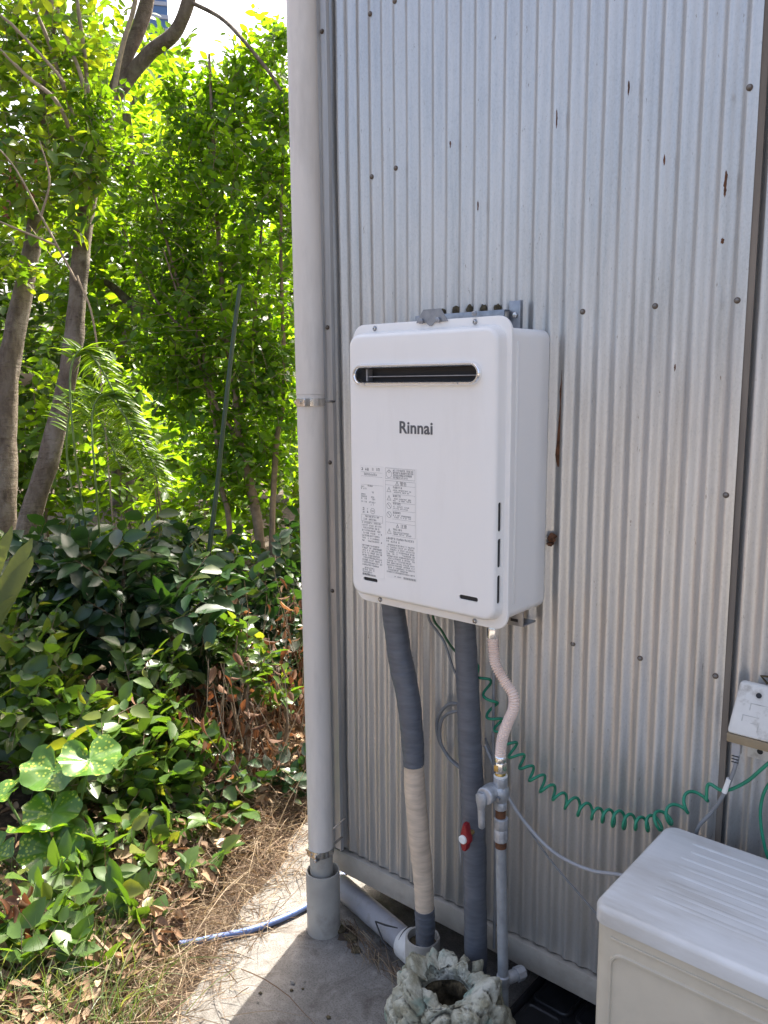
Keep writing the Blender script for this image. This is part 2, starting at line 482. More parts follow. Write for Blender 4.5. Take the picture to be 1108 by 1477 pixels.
def rr_solid(mb, x0, x1, z0, z1, r, y_back, y_front, edge=0.004, n=6, taper=0.0, steps=4):
    """rounded-rectangle plate standing in XZ with a rounded front edge"""
    loops = []
    def lp(ins, y):
        return [(x, y, z) for x, z in rrect(x0 + ins, x1 - ins, z0 + ins, z1 - ins, max(r - ins, 0.001), n)]
    loops.append(lp(-taper, y_back))
    ye = y_front + edge
    loops.append(lp(0, ye))
    for k in range(1, steps + 1):
        a = R(90 * k / steps)
        loops.append(lp(edge * (1 - math.cos(a)), ye - edge * math.sin(a)))
    mb.loft(loops)
    return mb

def boolean_cut(obj, cutters):
    for c in cutters:
        md = obj.modifiers.new('cut', 'BOOLEAN')
        md.operation = 'DIFFERENCE'; md.solver = 'EXACT'; md.object = c
    dg = bpy.context.evaluated_depsgraph_get()
    me = bpy.data.meshes.new_from_object(obj.evaluated_get(dg))
    obj.modifiers.clear()
    obj.data = me
    for c in cutters:
        bpy.data.objects.remove(c)
    me.polygons.foreach_set('use_smooth', np.ones(len(me.polygons), bool))
    me.set_sharp_from_angle(angle=R(35))

def text_mesh(body, size, extrude=0.0002, bold=0.0, align='LEFT', spacing=1.0):
    cu = bpy.data.curves.new('txt', 'FONT')
    cu.body = body; cu.size = size; cu.extrude = extrude; cu.offset = bold
    cu.align_x = align; cu.space_character = spacing
    cu.resolution_u = 3
    o = bpy.data.objects.new('txt', cu)
    COL.objects.link(o)
    dg = bpy.context.evaluated_depsgraph_get()
    me = bpy.data.meshes.new_from_object(o.evaluated_get(dg))
    bpy.data.objects.remove(o)
    me.materials.clear()
    return me

FACE = Matrix(((1, 0, 0, 0), (0, 0, -1, 0), (0, 1, 0, 0), (0, 0, 0, 1)))   # XY text -> stands in XZ facing -Y

def lumpy(name, c, rad, seed, mat, parent=None, amp=0.35, seg=(10, 7), freq=1.6):
    mb = MB(); loops = []
    for i in range(seg[1] + 1):
        a = math.pi * (0.02 + 0.96 * i / seg[1])
        lp = []
        for j in range(seg[0]):
            th = 2 * math.pi * j / seg[0]
            d = Vector((math.sin(a) * math.cos(th), math.sin(a) * math.sin(th), math.cos(a)))
            k = 1 + amp * noise.noise(d * freq + Vector((seed * 3.1, seed * 1.7, seed)))
            lp.append((c[0] + d.x * rad[0] * k, c[1] + d.y * rad[1] * k, c[2] + d.z * rad[2] * k))
        loops.append(lp)
    mb.loft(loops)
    return mb.build(name, mat, parent)

# ------------------------------------------------------------------ the setting
def make_ground():
    mb = MB()
    mb.add([(-500, -300, -0.03), (300, -300, -0.03), (300, 500, -0.03), (-500, 500, -0.03)], [(0, 1, 2, 3)])
    structure(mb.build('ground', M['soil'], smooth=None))
    # concrete pad with a ragged left edge
    rs = np.random.RandomState(3)
    ys = np.concatenate([[-14.0, -8.0, -5.0], np.linspace(-3.2, 0.9, 80)])  # unseen yard in front, extended to bounce warm sunlight onto the wall
    ex = np.interp(ys, [-14, -3.2, -0.8, -0.4, -0.15, 0.2, 0.6, 0.9], [0.2, 0.3, 0.12, 0.0, -0.15, -0.30, -0.42, -0.48])
    ex = ex + np.array([0.045 * noise.noise(Vector((y * 7, 1.3, 0))) + 0.02 * noise.noise(Vector((y * 25, 4.3, 0))) for y in ys])
    mb = MB()
    v = []; f = []
    for i, y in enumerate(ys):
        v += [(ex[i], y, 0.0), (ex[i] - 0.006, y, -0.05), (9.0, y, 0.0)]
    for i in range(len(ys) - 1):
        a = i * 3; b_ = a + 3
        f += [(a, a + 2, b_ + 2, b_), (a + 1, a, b_, b_ + 1)]
    mb.add(v, f)
    structure(mb.build('concrete_pavement', M['concrete'], smooth=None, recalc=False))
make_ground()

# ------------------------------------------------------------------ shed
shed = tag(empty('corrugated_shed'), 'grey corrugated metal shed with rusty nail heads behind the white water heater', 'shed')
PITCHW = 0.0318

def sheet(x0, x1, z0, z1, yoff, seed, name='corrugated_sheet', lift_r=0.0, axis='x', rows=44):
    per = 12
    n = int((x1 - x0) / PITCHW * per)
    xs = np.linspace(x0, x1, n + 1)
    zs = np.linspace(z0, z1, rows + 1)
    v = []
    for k, z in enumerate(zs):
        for x in xs:
            ph = 2 * math.pi * (x - 0.0127) / PITCHW
            y = 0.0050 - 0.0052 * math.cos(ph) - 0.0004 * math.cos(2 * ph)
            y += 0.003 * noise.noise(Vector((x * 2.3 + seed, z * 1.4, seed))) + 0.0009 * noise.noise(Vector((x * 22, z * 6, seed)))
            if lift_r:
                t = max(0, (x - (x1 - 0.012)) / 0.012)
                y -= lift_r * t * t
            zz = z
            if k == 0:
                zz = z + 0.004 * noise.noise(Vector((x * 9, seed, 3.3))) + 0.0025 * math.cos(ph)
            if axis == 'x':
                v.append((x, y + yoff, zz))
            else:
                v.append((-yoff + 0.0 + (y if True else 0), x, zz))
    f = []
    w = n + 1
    for k in range(rows):
        for i in range(n):
            a = k * w + i
            f.append((a, a + 1, a + 1 + w, a + w))
    mb = MB(); mb.add(v, f)
    return mb.build(name, M['galv'], shed, smooth=180, recalc=False)

WALL_H = 3.05
sheet(0.045, 0.215, 0.168, WALL_H, 0.0025, 1.0)
sheet(0.200, 0.915, 0.168, WALL_H, 0.0, 2.0, lift_r=0.004)
sheet(0.906, 1.66, 0.168, WALL_H, 0.008, 3.0)
sheet(1.645, 2.405, 0.168, WALL_H, 0.004, 4.0)
sheet(2.39, 3.15, 0.168, WALL_H, 0.012, 5.0)
sheet(3.135, 4.0, 0.168, WALL_H, 0.012, 6.0)
sheet(0.03, 3.6, 0.168, WALL_H, -0.001, 7.0, 'side_sheet', axis='y', rows=6)

def strip(name, pts_xy, z0, z1, mat, parent):
    """vertical folded strip following an XY polyline, 1.5 mm thick"""
    mb = MB()
    P = [Vector((p[0], p[1], 0)) for p in pts_xy]
    off = []
    for i in range(len(P)):
        d = (P[min(i + 1, len(P) - 1)] - P[max(i - 1, 0)]).normalized()
        off.append(Vector((-d.y, d.x, 0)) * 0.0015)
    ring = [(p.x, p.y) for p in P] + [(p.x + o.x, p.y + o.y) for p, o in reversed(list(zip(P, off)))]
    loops = []
    for k in range(13):
        z = z0 + (z1 - z0) * k / 12
        dx = 0.0008 * noise.noise(Vector((z * 3, 0, 1)))
        loops.append([(x + dx, y + dx, z) for x, y in ring])
    mb.loft(loops)
    return mb.build(name, mat, parent, smooth=25)

strip('corner_flashing', [(-0.007, 0.085), (-0.007, -0.010), (0.030, -0.011), (0.033, -0.016), (0.037, -0.016), (0.039, -0.009), (0.056, -0.008), (0.058, -0.012), (0.061, -0.012), (0.062, -0.003)], 0.17, WALL_H, M['galv_dark'], shed)
# brown-stained strip with the gap shadow of the long seam in its colour
MB().box(0.899, 0.9245, 0.0062, 0.0082, 0.172, WALL_H).build('seam_strip', M['seam'], shed, smooth=None)
# base rail in two steps, floor deck and supports
MB().box(-0.004, 4.0, 0.012, 0.075, 0.118, 0.182).build('base_rail', M['sill'], shed, bevel=0.004)
MB().box(-0.002, 4.0, -0.006, 0.0115, 0.110, 0.164).build('base_trim', M['sill'], shed, bevel=0.003)
MB().box(0.0, 4.0, 0.03, 0.12, 0.078, 0.1175).build('base_rail', M['sill'], shed, bevel=0.004)
MB().box(-0.004, 0.06, 0.0760, 3.6, 0.118, 0.18).build('base_rail', M['sill'], shed, bevel=0.004)
MB().box(0.02, 3.98, 0.121, 3.55, 0.085, 0.117).build('floor_deck', M['sill'], shed)
for x in (0.95, 2.2, 3.5):
    for y in (0.45, 1.9, 3.2):
        MB().box(x, x + 0.2, y, y + 0.2, -0.04, 0.0845).build('foundation_block', M['concrete'], shed, bevel=0.006)
MB().box(0.02, 4.0, 3.58, 3.6, 0.118, WALL_H).build('rear_wall', M['galv_dark'], shed)
MB().box(3.98, 4.0, 0.05, 3.58, 0.118, WALL_H).build('end_wall', M['galv_dark'], shed)
mb = MB(); mb.add([(-0.02, -0.02, WALL_H), (4.1, -0.02, WALL_H), (4.1, 3.75, WALL_H), (-0.02, 3.75, WALL_H), (-0.02, -0.02, WALL_H + 0.04), (4.1, -0.02, WALL_H + 0.04), (4.1, 3.75, WALL_H + 0.1), (-0.02, 3.75, WALL_H + 0.1)],
      [(0, 3, 2, 1), (4, 5, 6, 7), (0, 1, 5, 4), (1, 2, 6, 5), (2, 3, 7, 6), (3, 0, 4, 7)])
mb.build('roof', M['roof'], shed, smooth=None)
mb = MB()
for seg_ in ((0, 1),):
    loops = []
    for x in (-0.02, 4.1):
        ring = []
        for k in range(9):
            a = R(180 + 180 * k / 8); ring.append((x, -0.075 + 0.05 * math.cos(a), WALL_H - 0.005 + 0.05 * math.sin(a)))
        for k in range(8, -1, -1):
            a = R(180 + 180 * k / 8); ring.append((x, -0.075 + 0.047 * math.cos(a), WALL_H - 0.005 + 0.047 * math.sin(a)))
        loops.append(ring)
    mb.loft(loops)
mb.build('gutter', M['downpipe'], shed)

# nails with washers: each one a part
NAILS = [(0.16, 1.998), (0.223, 2.003), (0.165, 1.693), (0.231, 1.699), (0.894, 1.698), (0.901, 1.398), (0.771, 1.398), (0.645, 1.397), (0.899, 1.102),
         (0.644, 0.807), (0.898, 0.806), (0.778, 0.808)]
nm = MB().lathe([(0.0062, 0.001), (0.0060, -0.0006), (0.0044, -0.0012)], 12, axis='y')
nm_me = nm.mesh('nail_washer'); nm_me.materials.append(M['rubber_washer'])
nh = MB().lathe([(0.0040, -0.0010), (0.0038, -0.0028), (0.0022, -0.0040)], 12, axis='y')
nh_me = nh.mesh('nail_head'); nh_me.materials.append(M['nail'])
def crest(x):
    return 0.0127 + round((x - 0.0127) / PITCHW) * PITCHW
for i, (x, z) in enumerate(NAILS):
    w = link('nail', nm_me, None, shed, (crest(x), -0.0015, z)); w.scale = (0.8, 1, 0.8)
    h = link('nail_head', nh_me, None, w)
for x, z in ((0.046, 1.997), (0.046, 1.40), (0.046, 1.105), (0.046, 0.81)):
    w = link('nail', nm_me, None, shed, (x, -0.0095, z)); w.scale = (0.8, 1, 0.8)
    link('nail_head', nh_me, None, w)

# rust tear, torn plug and dark lumps for trough shadow and dirt
mb = MB()
rs = np.random.RandomState(5)
loops_f = []
prof = [(1.30, 0.0008), (1.28, 0.002), (1.262, 0.0035), (1.24, 0.0022), (1.22, 0.0028), (1.195, 0.0045), (1.17, 0.006), (1.15, 0.0075), (1.138, 0.005), (1.128, 0.0012)]
v = []; f = []
for i, (z, w) in enumerate(prof):
    cx = 0.6105 - 0.003 * (i / 9) + rs.uniform(-0.0006, 0.0006)
    v += [(cx - w, 0.0035, z), (cx + w * 0.6, 0.0035, z), (cx + w * 0.6, 0.0075, z), (cx - w, 0.0075, z)]
for i in range(len(prof) - 1):
    a = i * 4; b_ = a + 4
    for k in range(4):
        f.append((a + k, a + (k + 1) % 4, b_ + (k + 1) % 4, b_ + k))
f += [(3, 2, 1, 0), (len(v) - 4, len(v) - 3, len(v) - 2, len(v) - 1)]
mb.add(v, f); mb.build('rust_tear', M['rust'], shed)
lumpy('torn_plug', (0.602, -0.003, 0.999), (0.007, 0.01, 0.008), 4.2, M['rust'], shed, 0.7)
lumpy('torn_plug', (0.599, -0.004, 0.987), (0.005, 0.008, 0.004), 8.2, M['rust'], shed, 0.7)
for i, (x, z, a, b_) in enumerate(((0.862, 1.575, 0.0022, 0.012), (0.860, 1.560, 0.002, 0.007), (0.880, 1.487, 0.003, 0.004), (0.768, 1.62, 0.0015, 0.007), (0.705, 1.74, 0.0014, 0.01), (0.595, 1.72, 0.0014, 0.012), (0.82, 1.30, 0.0014, 0.006), (0.735, 1.04, 0.0016, 0.007), (0.68, 0.93, 0.0015, 0.006), (0.36, 1.72, 0.0016, 0.005), (0.42, 1.60, 0.0013, 0.008))):
    lumpy('rust_fleck', (crest(x) + 0.004, 0.0012, z), (a, 0.0014, b_), i + 9.1, M['rust'], shed, 0.9, (8, 8), 3.0)
for i, x in enumerate((0.345, 0.375, 0.407, 0.439, 0.471)):  # dark lumps stand in for the trough shadows, with dirt, above the bracket
    lumpy('shadow_debris_clump', (crest(x) + PITCHW / 2 + 0.001, 0.0045, 1.4135 + 0.002 * (i % 2)), (0.0075, 0.0055, 0.008 + 0.0015 * (i % 3)), i + 1.3, M['debris_and_shade'], shed, 0.5)

# ------------------------------------------------------------------ rain downpipe
dp = tag(empty('rain_downpipe'), 'pale grey round rain downpipe running down the shed corner', 'drainpipe')
PX, PY = 0.0555, -0.075
mb = MB(); mb.tube([(PX - 0.002, PY, 3.0), (PX, PY, 1.257)], 0.0300, 40); mb.build('pipe', M['downpipe'], dp)
mb = MB(); mb.tube([(PX, PY, 1.2565), (PX + 0.002, PY, 0.208)], 0.0293, 40); mb.build('pipe', M['downpipe'], dp)
mb = MB(); mb.tube([(PX + 0.002, PY, 0.225), (PX + 0.003, PY, 0.05)], [0.0268, 0.0268], 40); mb.build('pipe', M['socket'], dp)
def clamp(z, arm=True):
    c = MB().lathe([(0.0302, -0.008), (0.0318, -0.008), (0.0322, 0), (0.0318, 0.008), (0.0302, 0.008)], 40, (PX, PY, z)).build('clamp', M['steel'], dp)
    MB().box(PX + 0.0190, PX + 0.0235, PY - 0.0385, PY - 0.024, z - 0.0085, z + 0.0085).build('clamp_lug', M['steel'], c, bevel=0.001)
    for dz in (-0.0042, 0.0042):
        MB().lathe([(0.0026, -0.0400), (0.0026, -0.0375)], 10, (PX + 0.0212, PY, z + dz), 'y').build('clamp_screw', M['chrome'], c)
    for k in (-1, 1):
        a = R(-110 + 24 * k)
        MB().lathe([(0.003, 0), (0.003, 0.0018), (0.001, 0.0022)], 10, (PX + 0.032 * math.cos(a), PY + 0.032 * math.sin(a) - 0.0022, z), 'y').build('clamp_rivet', M['steel'], c)
    if arm:
        MB().tube([(PX + 0.012, PY + 0.025, z), (PX + 0.004, -0.006, z)], 0.003, 8).build('clamp_arm', M['steel'], c)
clamp(1.2405)
clamp(0.204)
mb = MB(); mb.tube([(PX + 0.02, PY + 0.02, 0.25), (0.075, -0.008, 0.262)], 0.0018, 6); mb.build('clamp_arm', M['steel'], dp)

ds = tag(empty('drain_standpipe'), 'wide short grey plastic standpipe around the foot of the rain downpipe', 'drainpipe')
MB().lathe([(0.0395, -0.02), (0.0395, 0.150), (0.0388, 0.1535), (0.0362, 0.1535), (0.0355, 0.150), (0.0355, -0.018)], 44, (PX + 0.006, PY, 0)).build('outer_tube', M['socket'], ds)
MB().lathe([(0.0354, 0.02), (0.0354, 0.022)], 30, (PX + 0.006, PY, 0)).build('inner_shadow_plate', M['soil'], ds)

# ------------------------------------------------------------------ drain line on the ground
dl = tag(empty('ground_drain_pipe'), 'grey plastic drain pipe lying along the shed base into a pale elbow', 'drainpipe')
hp0, hp1 = Vector((-0.02, 0.042, 0.034)), Vector((0.315, -0.046, 0.052))
MB().tube([hp0 + (hp1 - hp0) * 0.08, hp0 + (hp1 - hp0) * 0.2, hp1], 0.0272, 36).build('pipe', M['bluegrey_pvc'], dl)
dd = (hp1 - hp0).normalized()
j0 = hp1 - dd * 0.035
MB().tube([j0, j0 + dd * 0.003, j0 + dd * 0.045, j0 + dd * 0.055], [0.0335, 0.035, 0.035, 0.031], 36).build('elbow_collar', M['joint_pvc'], dl)
MB().lathe([(0.036, -0.03), (0.0375, 0.005), (0.0375, 0.102), (0.0365, 0.106), (0.0325, 0.106), (0.0315, 0.100), (0.0315, 0.07)], 36, (0.345, -0.058, 0.0)).build('elbow_riser', M['socket'], dl)
MB().lathe([(0.0316, 0.088), (0.0300, 0.0885)], 30, (0.345, -0.058, 0.0)).build('riser_packing', M['debris_and_shade'], dl)
MB().tube([(0.205, -0.052, 0.073), (0.245, -0.062, 0.088), (0.275, -0.058, 0.093)], [0.0018, 0.0022, 0.0012], 6).build('binding_wire', M['black'], dl)
MB().tube([(0.205, -0.052, 0.073), (0.25, -0.078, 0.06), (0.28, -0.083, 0.052)], [0.0018, 0.002, 0.0012], 6).build('binding_wire', M['black'], dl)
MB().tube([j0 + dd * 0.004 + Vector((0.035 * math.cos(a) * 0.25, 0.0, 0.0)) + (Vector((0, 0, 1)) * math.sin(a) + dd.cross(Vector((0, 0, 1))) * math.cos(a)) * 0.0357 for a in np.linspace(0, 2 * math.pi, 28)], 0.0011, 6, cap=False).build('binding_wire', M['black'], dl)

# ------------------------------------------------------------------ insulated pipes
def wrapped(name, pts, rads, mat, parent, wrap=0.028, step=0.0008, seed=1, n=28):
    """taped insulation: overlapping turns leave small ridges, with squashed spots"""
    P = crom(pts, 40)
    L = 0; mb = MB(); rl = []; rs = np.random.RandomState(seed)
    cum = [0]
    for a, b_ in zip(P[:-1], P[1:]):
        cum.append(cum[-1] + (b_ - a).length)
    tot = cum[-1]
    for i, p in enumerate(P):
        t = cum[i] / tot
        r = np.interp(t, np.linspace(0, 1, len(rads)), rads)
        ph = (cum[i] / wrap) % 1.0
        r += step * (1 - ph) + 0.0012 * noise.noise(Vector((cum[i] * 26, seed, 0)))
        rl.append(r)
    # build by hand so that the wrap line tilts around the pipe
    t0 = (P[1] - P[0]).normalized(); a = Vector((1, 0, 0)); loops = []
    for i, p in enumerate(P):
        t = (P[min(i + 1, len(P) - 1)] - P[max(i - 1, 0)]).normalized()
        a = (a - t * a.dot(t)).normalized(); b_ = t.cross(a); lp = []
        for j in range(n):
            th = 2 * math.pi * j / n
            ph = (cum[i] / wrap + j / n) % 1.0
            r = np.interp(cum[i] / tot, np.linspace(0, 1, len(rads)), rads) + step * (1 - ph) \
                + 0.0014 * noise.noise(Vector((cum[i] * 26, math.cos(th) * 0.8 + seed, math.sin(th) * 0.8)))
            lp.append(p + (a * math.cos(th) + b_ * math.sin(th)) * r)
        loops.append(lp)
    mb.loft(loops)
    return mb.build(name, mat, parent, smooth=55)

ip = tag(empty('insulated_pipe'), 'leaning insulated pipe, dark grey tape above and beige tape below, left under heater', 'pipe')
wrapped('dark_tape_wrap', [(0.284, -0.085, 0.885), (0.304, -0.082, 0.74), (0.326, -0.080, 0.645), (0.337, -0.08, 0.56), (0.3395, -0.08, 0.505)], [0.0215, 0.0235, 0.0250, 0.0235, 0.0215], M['dark_tape'], ip, 0.024, 0.0007, 2)
wrapped('beige_tape_wrap', [(0.3395, -0.08, 0.508), (0.3425, -0.079, 0.44), (0.352, -0.076, 0.33), (0.358, -0.072, 0.25), (0.360, -0.070, 0.182)], [0.0205, 0.0215, 0.0220, 0.0205, 0.0195], M['beige_tape'], ip, 0.022, 0.0006, 5)
wrapped('dark_tape_wrap', [(0.360, -0.070, 0.186), (0.360, -0.068, 0.15), (0.356, -0.064, 0.085)], [0.0205, 0.0200, 0.0190], M['dark_tape'], ip, 0.016, 0.0009, 8)

ip2 = tag(empty('insulated_pipe'), 'straight dark grey taped pipe with a red handle, under the heater middle', 'pipe')
wrapped('dark_tape_wrap', [(0.447, -0.062, 0.885), (0.459, -0.06, 0.683), (0.467, -0.06, 0.542), (0.476, -0.06, 0.40), (0.482, -0.06, 0.19), (0.484, -0.058, -0.01)], [0.0195, 0.0215, 0.0230, 0.0232, 0.0225, 0.0215], M['dark_tape'], ip2, 0.034, 0.0007, 11, 32)
# red butterfly handle on the hidden valve
hz, hx, hy = 0.411, 0.487, -0.108
hd = MB()
loops = []
out = [(-0.003, 0.036), (0.004, 0.035), (0.0075, 0.026), (0.0095, 0.012), (0.0150, 0.003), (0.0150, -0.006), (0.0095, -0.013), (0.0075, -0.024), (0.003, -0.031), (-0.005, -0.0305), (-0.0085, -0.022), (-0.010, -0.011), (-0.0115, -0.003), (-0.0105, 0.009), (-0.0075, 0.022)]
for ins, y in ((0.8, hy + 0.012), (1.0, hy + 0.008), (1.0, hy), (0.8, hy - 0.003)):
    loops.append([(hx + 0.85 * x * ins, y, hz + 0.85 * z * (ins * 0.3 + 0.7)) for x, z in out])
hd.loft(loops)
hdl = hd.build('valve_handle', M['red'], ip2, smooth=50)
MB().lathe([(0.0085, -0.001), (0.0085, -0.0045), (0.0068, -0.006)], 20, (hx - 0.001, hy - 0.002, hz - 0.001), 'y').build('handle_cap', M['white_plastic'], hdl)
MB().lathe([(0.0055, 0.035), (0.0055, 0.010)], 14, (hx - 0.002, hy, hz), 'y').build('valve_stem', M['brass'], hdl)
MB().tube([(0.458, -0.084, 0.385), (0.462, -0.086, 0.36), (0.463, -0.0855, 0.335)], [0.0006, 0.0013, 0.0004], 6).build('loose_tape_edge', M['pale_cable'], ip2)

# ------------------------------------------------------------------ gas hose and valve
gh = tag(empty('gas_hose'), 'pinkish white corrugated gas hose bending below the heater', 'hose')
path = crom([(0.534, -0.09, 0.822), (0.535, -0.09, 0.800), (0.541, -0.09, 0.768), (0.560, -0.09, 0.741), (0.578, -0.09, 0.720), (0.580, -0.09, 0.694), (0.567, -0.09, 0.660), (0.557, -0.09, 0.628), (0.554, -0.09, 0.600), (0.5535, -0.09, 0.592)], 60)
cum = [0.0]
for a, b_ in zip(path[:-1], path[1:]):
    cum.append(cum[-1] + (b_ - a).length)
N_ = 330
ss = np.linspace(0, cum[-1], N_)
px = [Vector((np.interp(s, cum, [p.x for p in path]), np.interp(s, cum, [p.y for p in path]), np.interp(s, cum, [p.z for p in path]))) for s in ss]
MB().tube(px, [0.0092 + 0.0014 * math.sin(2 * math.pi * s / 0.0046) for s in ss], 18).build('hose', M['gas_hose'], gh, smooth=80)
MB().lathe([(0.0115, 0), (0.0115, 0.020), (0.0105, 0.022)], 6, (0.534, -0.09, 0.818), phase=0.35).build('union_nut', M['chrome'], gh, bevel=0.0008)
MB().lathe([(0.0085, 0), (0.0085, 0.03)], 16, (0.534, -0.09, 0.839)).build('inlet_stub', M['zinc'], gh)
MB().lathe([(0.0105, 0.0), (0.0112, 0.003), (0.0112, 0.010), (0.0098, 0.012)], 20, (0.5537, -0.09, 0.583)).build('hose_collar', M['chrome'], gh)
un = MB().lathe([(0.0120, 0), (0.0120, 0.020)], 6, (0.554, -0.09, 0.5625), phase=0.35).build('union_nut', M['chrome'], gh, bevel=0.0008)
MB().box(0.5475, 0.5560, -0.1018, -0.1008, 0.5665, 0.5785).build('yellow_tag', M['brass'], un, bevel=0.0003)
MB().lathe([(0.0090, 0), (0.0102, 0.003), (0.0102, 0.006), (0.009, 0.010)], 18, (0.554, -0.09, 0.5525)).build('hose_collar', M['brass'], gh)

gv = tag(empty('gas_valve'), 'grey cast gas shutoff valve with hanging lever on a steel pipe', 'valve')
vx, vy = 0.555, -0.09
MB().lathe([(0.0130, -0.002), (0.0140, 0.000), (0.0140, 0.019), (0.0125, 0.021)], 8, (vx, vy, 0.5335), phase=0.2).build('top_hexagon', M['gas_metal'], gv, bevel=0.001)
MB().lathe([(0.0125, 0), (0.0132, 0.003), (0.010, 0.004)], 18, (vx, vy, 0.553)).build('white_seal', M['white_plastic'], gv)
MB().lathe([(0.0100, -0.019), (0.0150, -0.012), (0.0175, -0.002), (0.0165, 0.008), (0.013, 0.014)], 20, (vx, vy, 0.5215)).build('valve_body', M['gas_metal'], gv)
MB().lathe([(0.0150, -0.036), (0.0170, -0.034), (0.0170, -0.010), (0.0135, 0.004)], 22, (vx - 0.012, vy, 0.5235), 'y').build('plug_cap', M['gas_metal'], gv, bevel=0.0008)
MB().lathe([(0.0035, -0.022), (0.0035, -0.017)], 10, (vx + 0.0085, vy - 0.001, 0.5195), 'y').build('body_screw', M['zinc'], gv)
lv = MB(); loops = []
for w, t, z, dx in ((0.006, 0.004, 0.531, 0), (0.0115, 0.0055, 0.524, 0), (0.0105, 0.005, 0.512, 0.0), (0.0072, 0.0042, 0.498, 0.0), (0.0066, 0.0038, 0.475, 0.001), (0.0066, 0.0036, 0.463, 0.0015), (0.0045, 0.003, 0.4605, 0.0015)):
    x = vx - 0.0175 + dx; y = vy - 0.0385
    loops.append([(x - w, y - t * 0.2, z), (x - w * 0.6, y - t, z), (x + w * 0.6, y - t, z), (x + w, y - t * 0.2, z), (x + w * 0.9, y + t, z), (x - w * 0.9, y + t, z)])
lv.loft(loops); lv.build('lever', M['gas_metal'], gv, smooth=50)
MB().lathe([(0.0115, 0), (0.0125, 0.003), (0.0125, 0.013), (0.0115, 0.0155)], 8, (vx + 0.001, vy, 0.4885), phase=0.2).build('lower_hexagon', M['gas_metal'], gv, bevel=0.001)
MB().lathe([(0.0098, 0), (0.0098, 0.018)], 20, (vx + 0.001, vy, 0.4715)).build('rusty_nipple', M['rust'], gv)
MB().lathe([(0.0120, 0), (0.0136, 0.002), (0.0136, 0.024), (0.0128, 0.0255), (0.0136, 0.027), (0.0136, 0.046), (0.0125, 0.048)], 10, (vx + 0.0025, vy, 0.4245)).build('socket_coupling', M['gas_metal'], gv, bevel=0.0006)
MB().lathe([(0.0108, 0), (0.0108, 0.013)], 20, (vx + 0.0028, vy, 0.412)).build('rust_band', M['rust'], gv)
MB().tube([(vx + 0.0028, vy, 0.413), (0.5665, -0.09, 0.17), (0.569, -0.09, 0.07)], 0.0102, 20).build('riser_pipe', M['gas_pipe'], gv)
MB().lathe([(0.011, 0), (0.0128, 0.003), (0.0128, 0.022), (0.011, 0.024)], 18, (0.5675, -0.09, 0.125)).build('tee_fitting', M['gas_metal'], gv)
MB().tube([(0.568, -0.085, 0.136), (0.575, -0.068, 0.136), (0.578, -0.06, 0.136)], [0.0115, 0.0120, 0.0105], 18).build('side_branch', M['gas_metal'], gv)
MB().tube([(0.578, -0.061, 0.136), (0.583, -0.048, 0.136), (0.585, -0.043, 0.136)], [0.0140, 0.0140, 0.012], 8).build('side_plug', M['gas_metal'], gv)

# ------------------------------------------------------------------ water heater
wh = tag(empty('gas_water_heater'), 'white wall-mounted gas water heater with chrome exhaust slot', 'water heater')
YF, YP = -0.1485, -0.172
mb = MB()
loops = []
def caselp(ins, y):
    return [(x, y, z) for x, z in rrect(0.2535 + ins, 0.598 - ins, 0.872 + ins, 1.3685 - ins, 0.017 - ins * 0.5, 6)]
loops = [caselp(0.006, -0.0165), caselp(0.002, -0.0180), caselp(0.0, -0.022), caselp(0, -0.06), caselp(0.0, -0.1455)]
mb.loft(loops); mb.build('case', M['white_paint'], wh, smooth=35)
MB().box(0.5975, 0.5992, -0.128, -0.120, 0.90, 1.345).build('case_rib', M['white_paint'], wh, bevel=0.0006)
mb = MB(); rr_solid(mb, 0.2500, 0.6010, 0.8560, 1.3870, 0.027, -0.1445, -0.1490, 0.0018, 8); mb.build('front_flange', M['white_paint'], wh, smooth=35)
mb = MB(); rr_solid(mb, 0.2585, 0.5890, 0.8745, 1.3690, 0.024, -0.1485, YP, 0.0085, 8, taper=0.0030, steps=6)
panel = mb.build('front_panel', M['white_paint'], wh, smooth=35)
cut = []
def cutter(loop2d, y0, y1):
    c = MB(); c.loft([[(x, y0, z) for x, z in loop2d], [(x, y1, z) for x, z in loop2d]])
    o = c.build('cutter', None, smooth=None); cut.append(o)
cutter(rrect(0.281, 0.552, 1.2815, 1.3065, 0.0124, 8), YP - 0.01, YP + 0.0215)
cutter(rrect(0.2905, 0.3265, 0.9045, 0.9115, 0.0034, 5), YP - 0.01, YP + 0.012)
cutter(rrect(0.5165, 0.5555, 0.9055, 0.9135, 0.0038, 5), YP - 0.01, YP + 0.012)
for z0 in (1.0315, 0.9695, 0.9065):
    c = MB(); lp = rrect(-0.1640, -0.1560, z0, z0 + 0.0495, 0.0036, 5)
    c.loft([[(0.578, y, z) for y, z in lp], [(0.61, y, z) for y, z in lp]])
    cut.append(c.build('cutter', None, smooth=None))
boolean_cut(panel, cut)
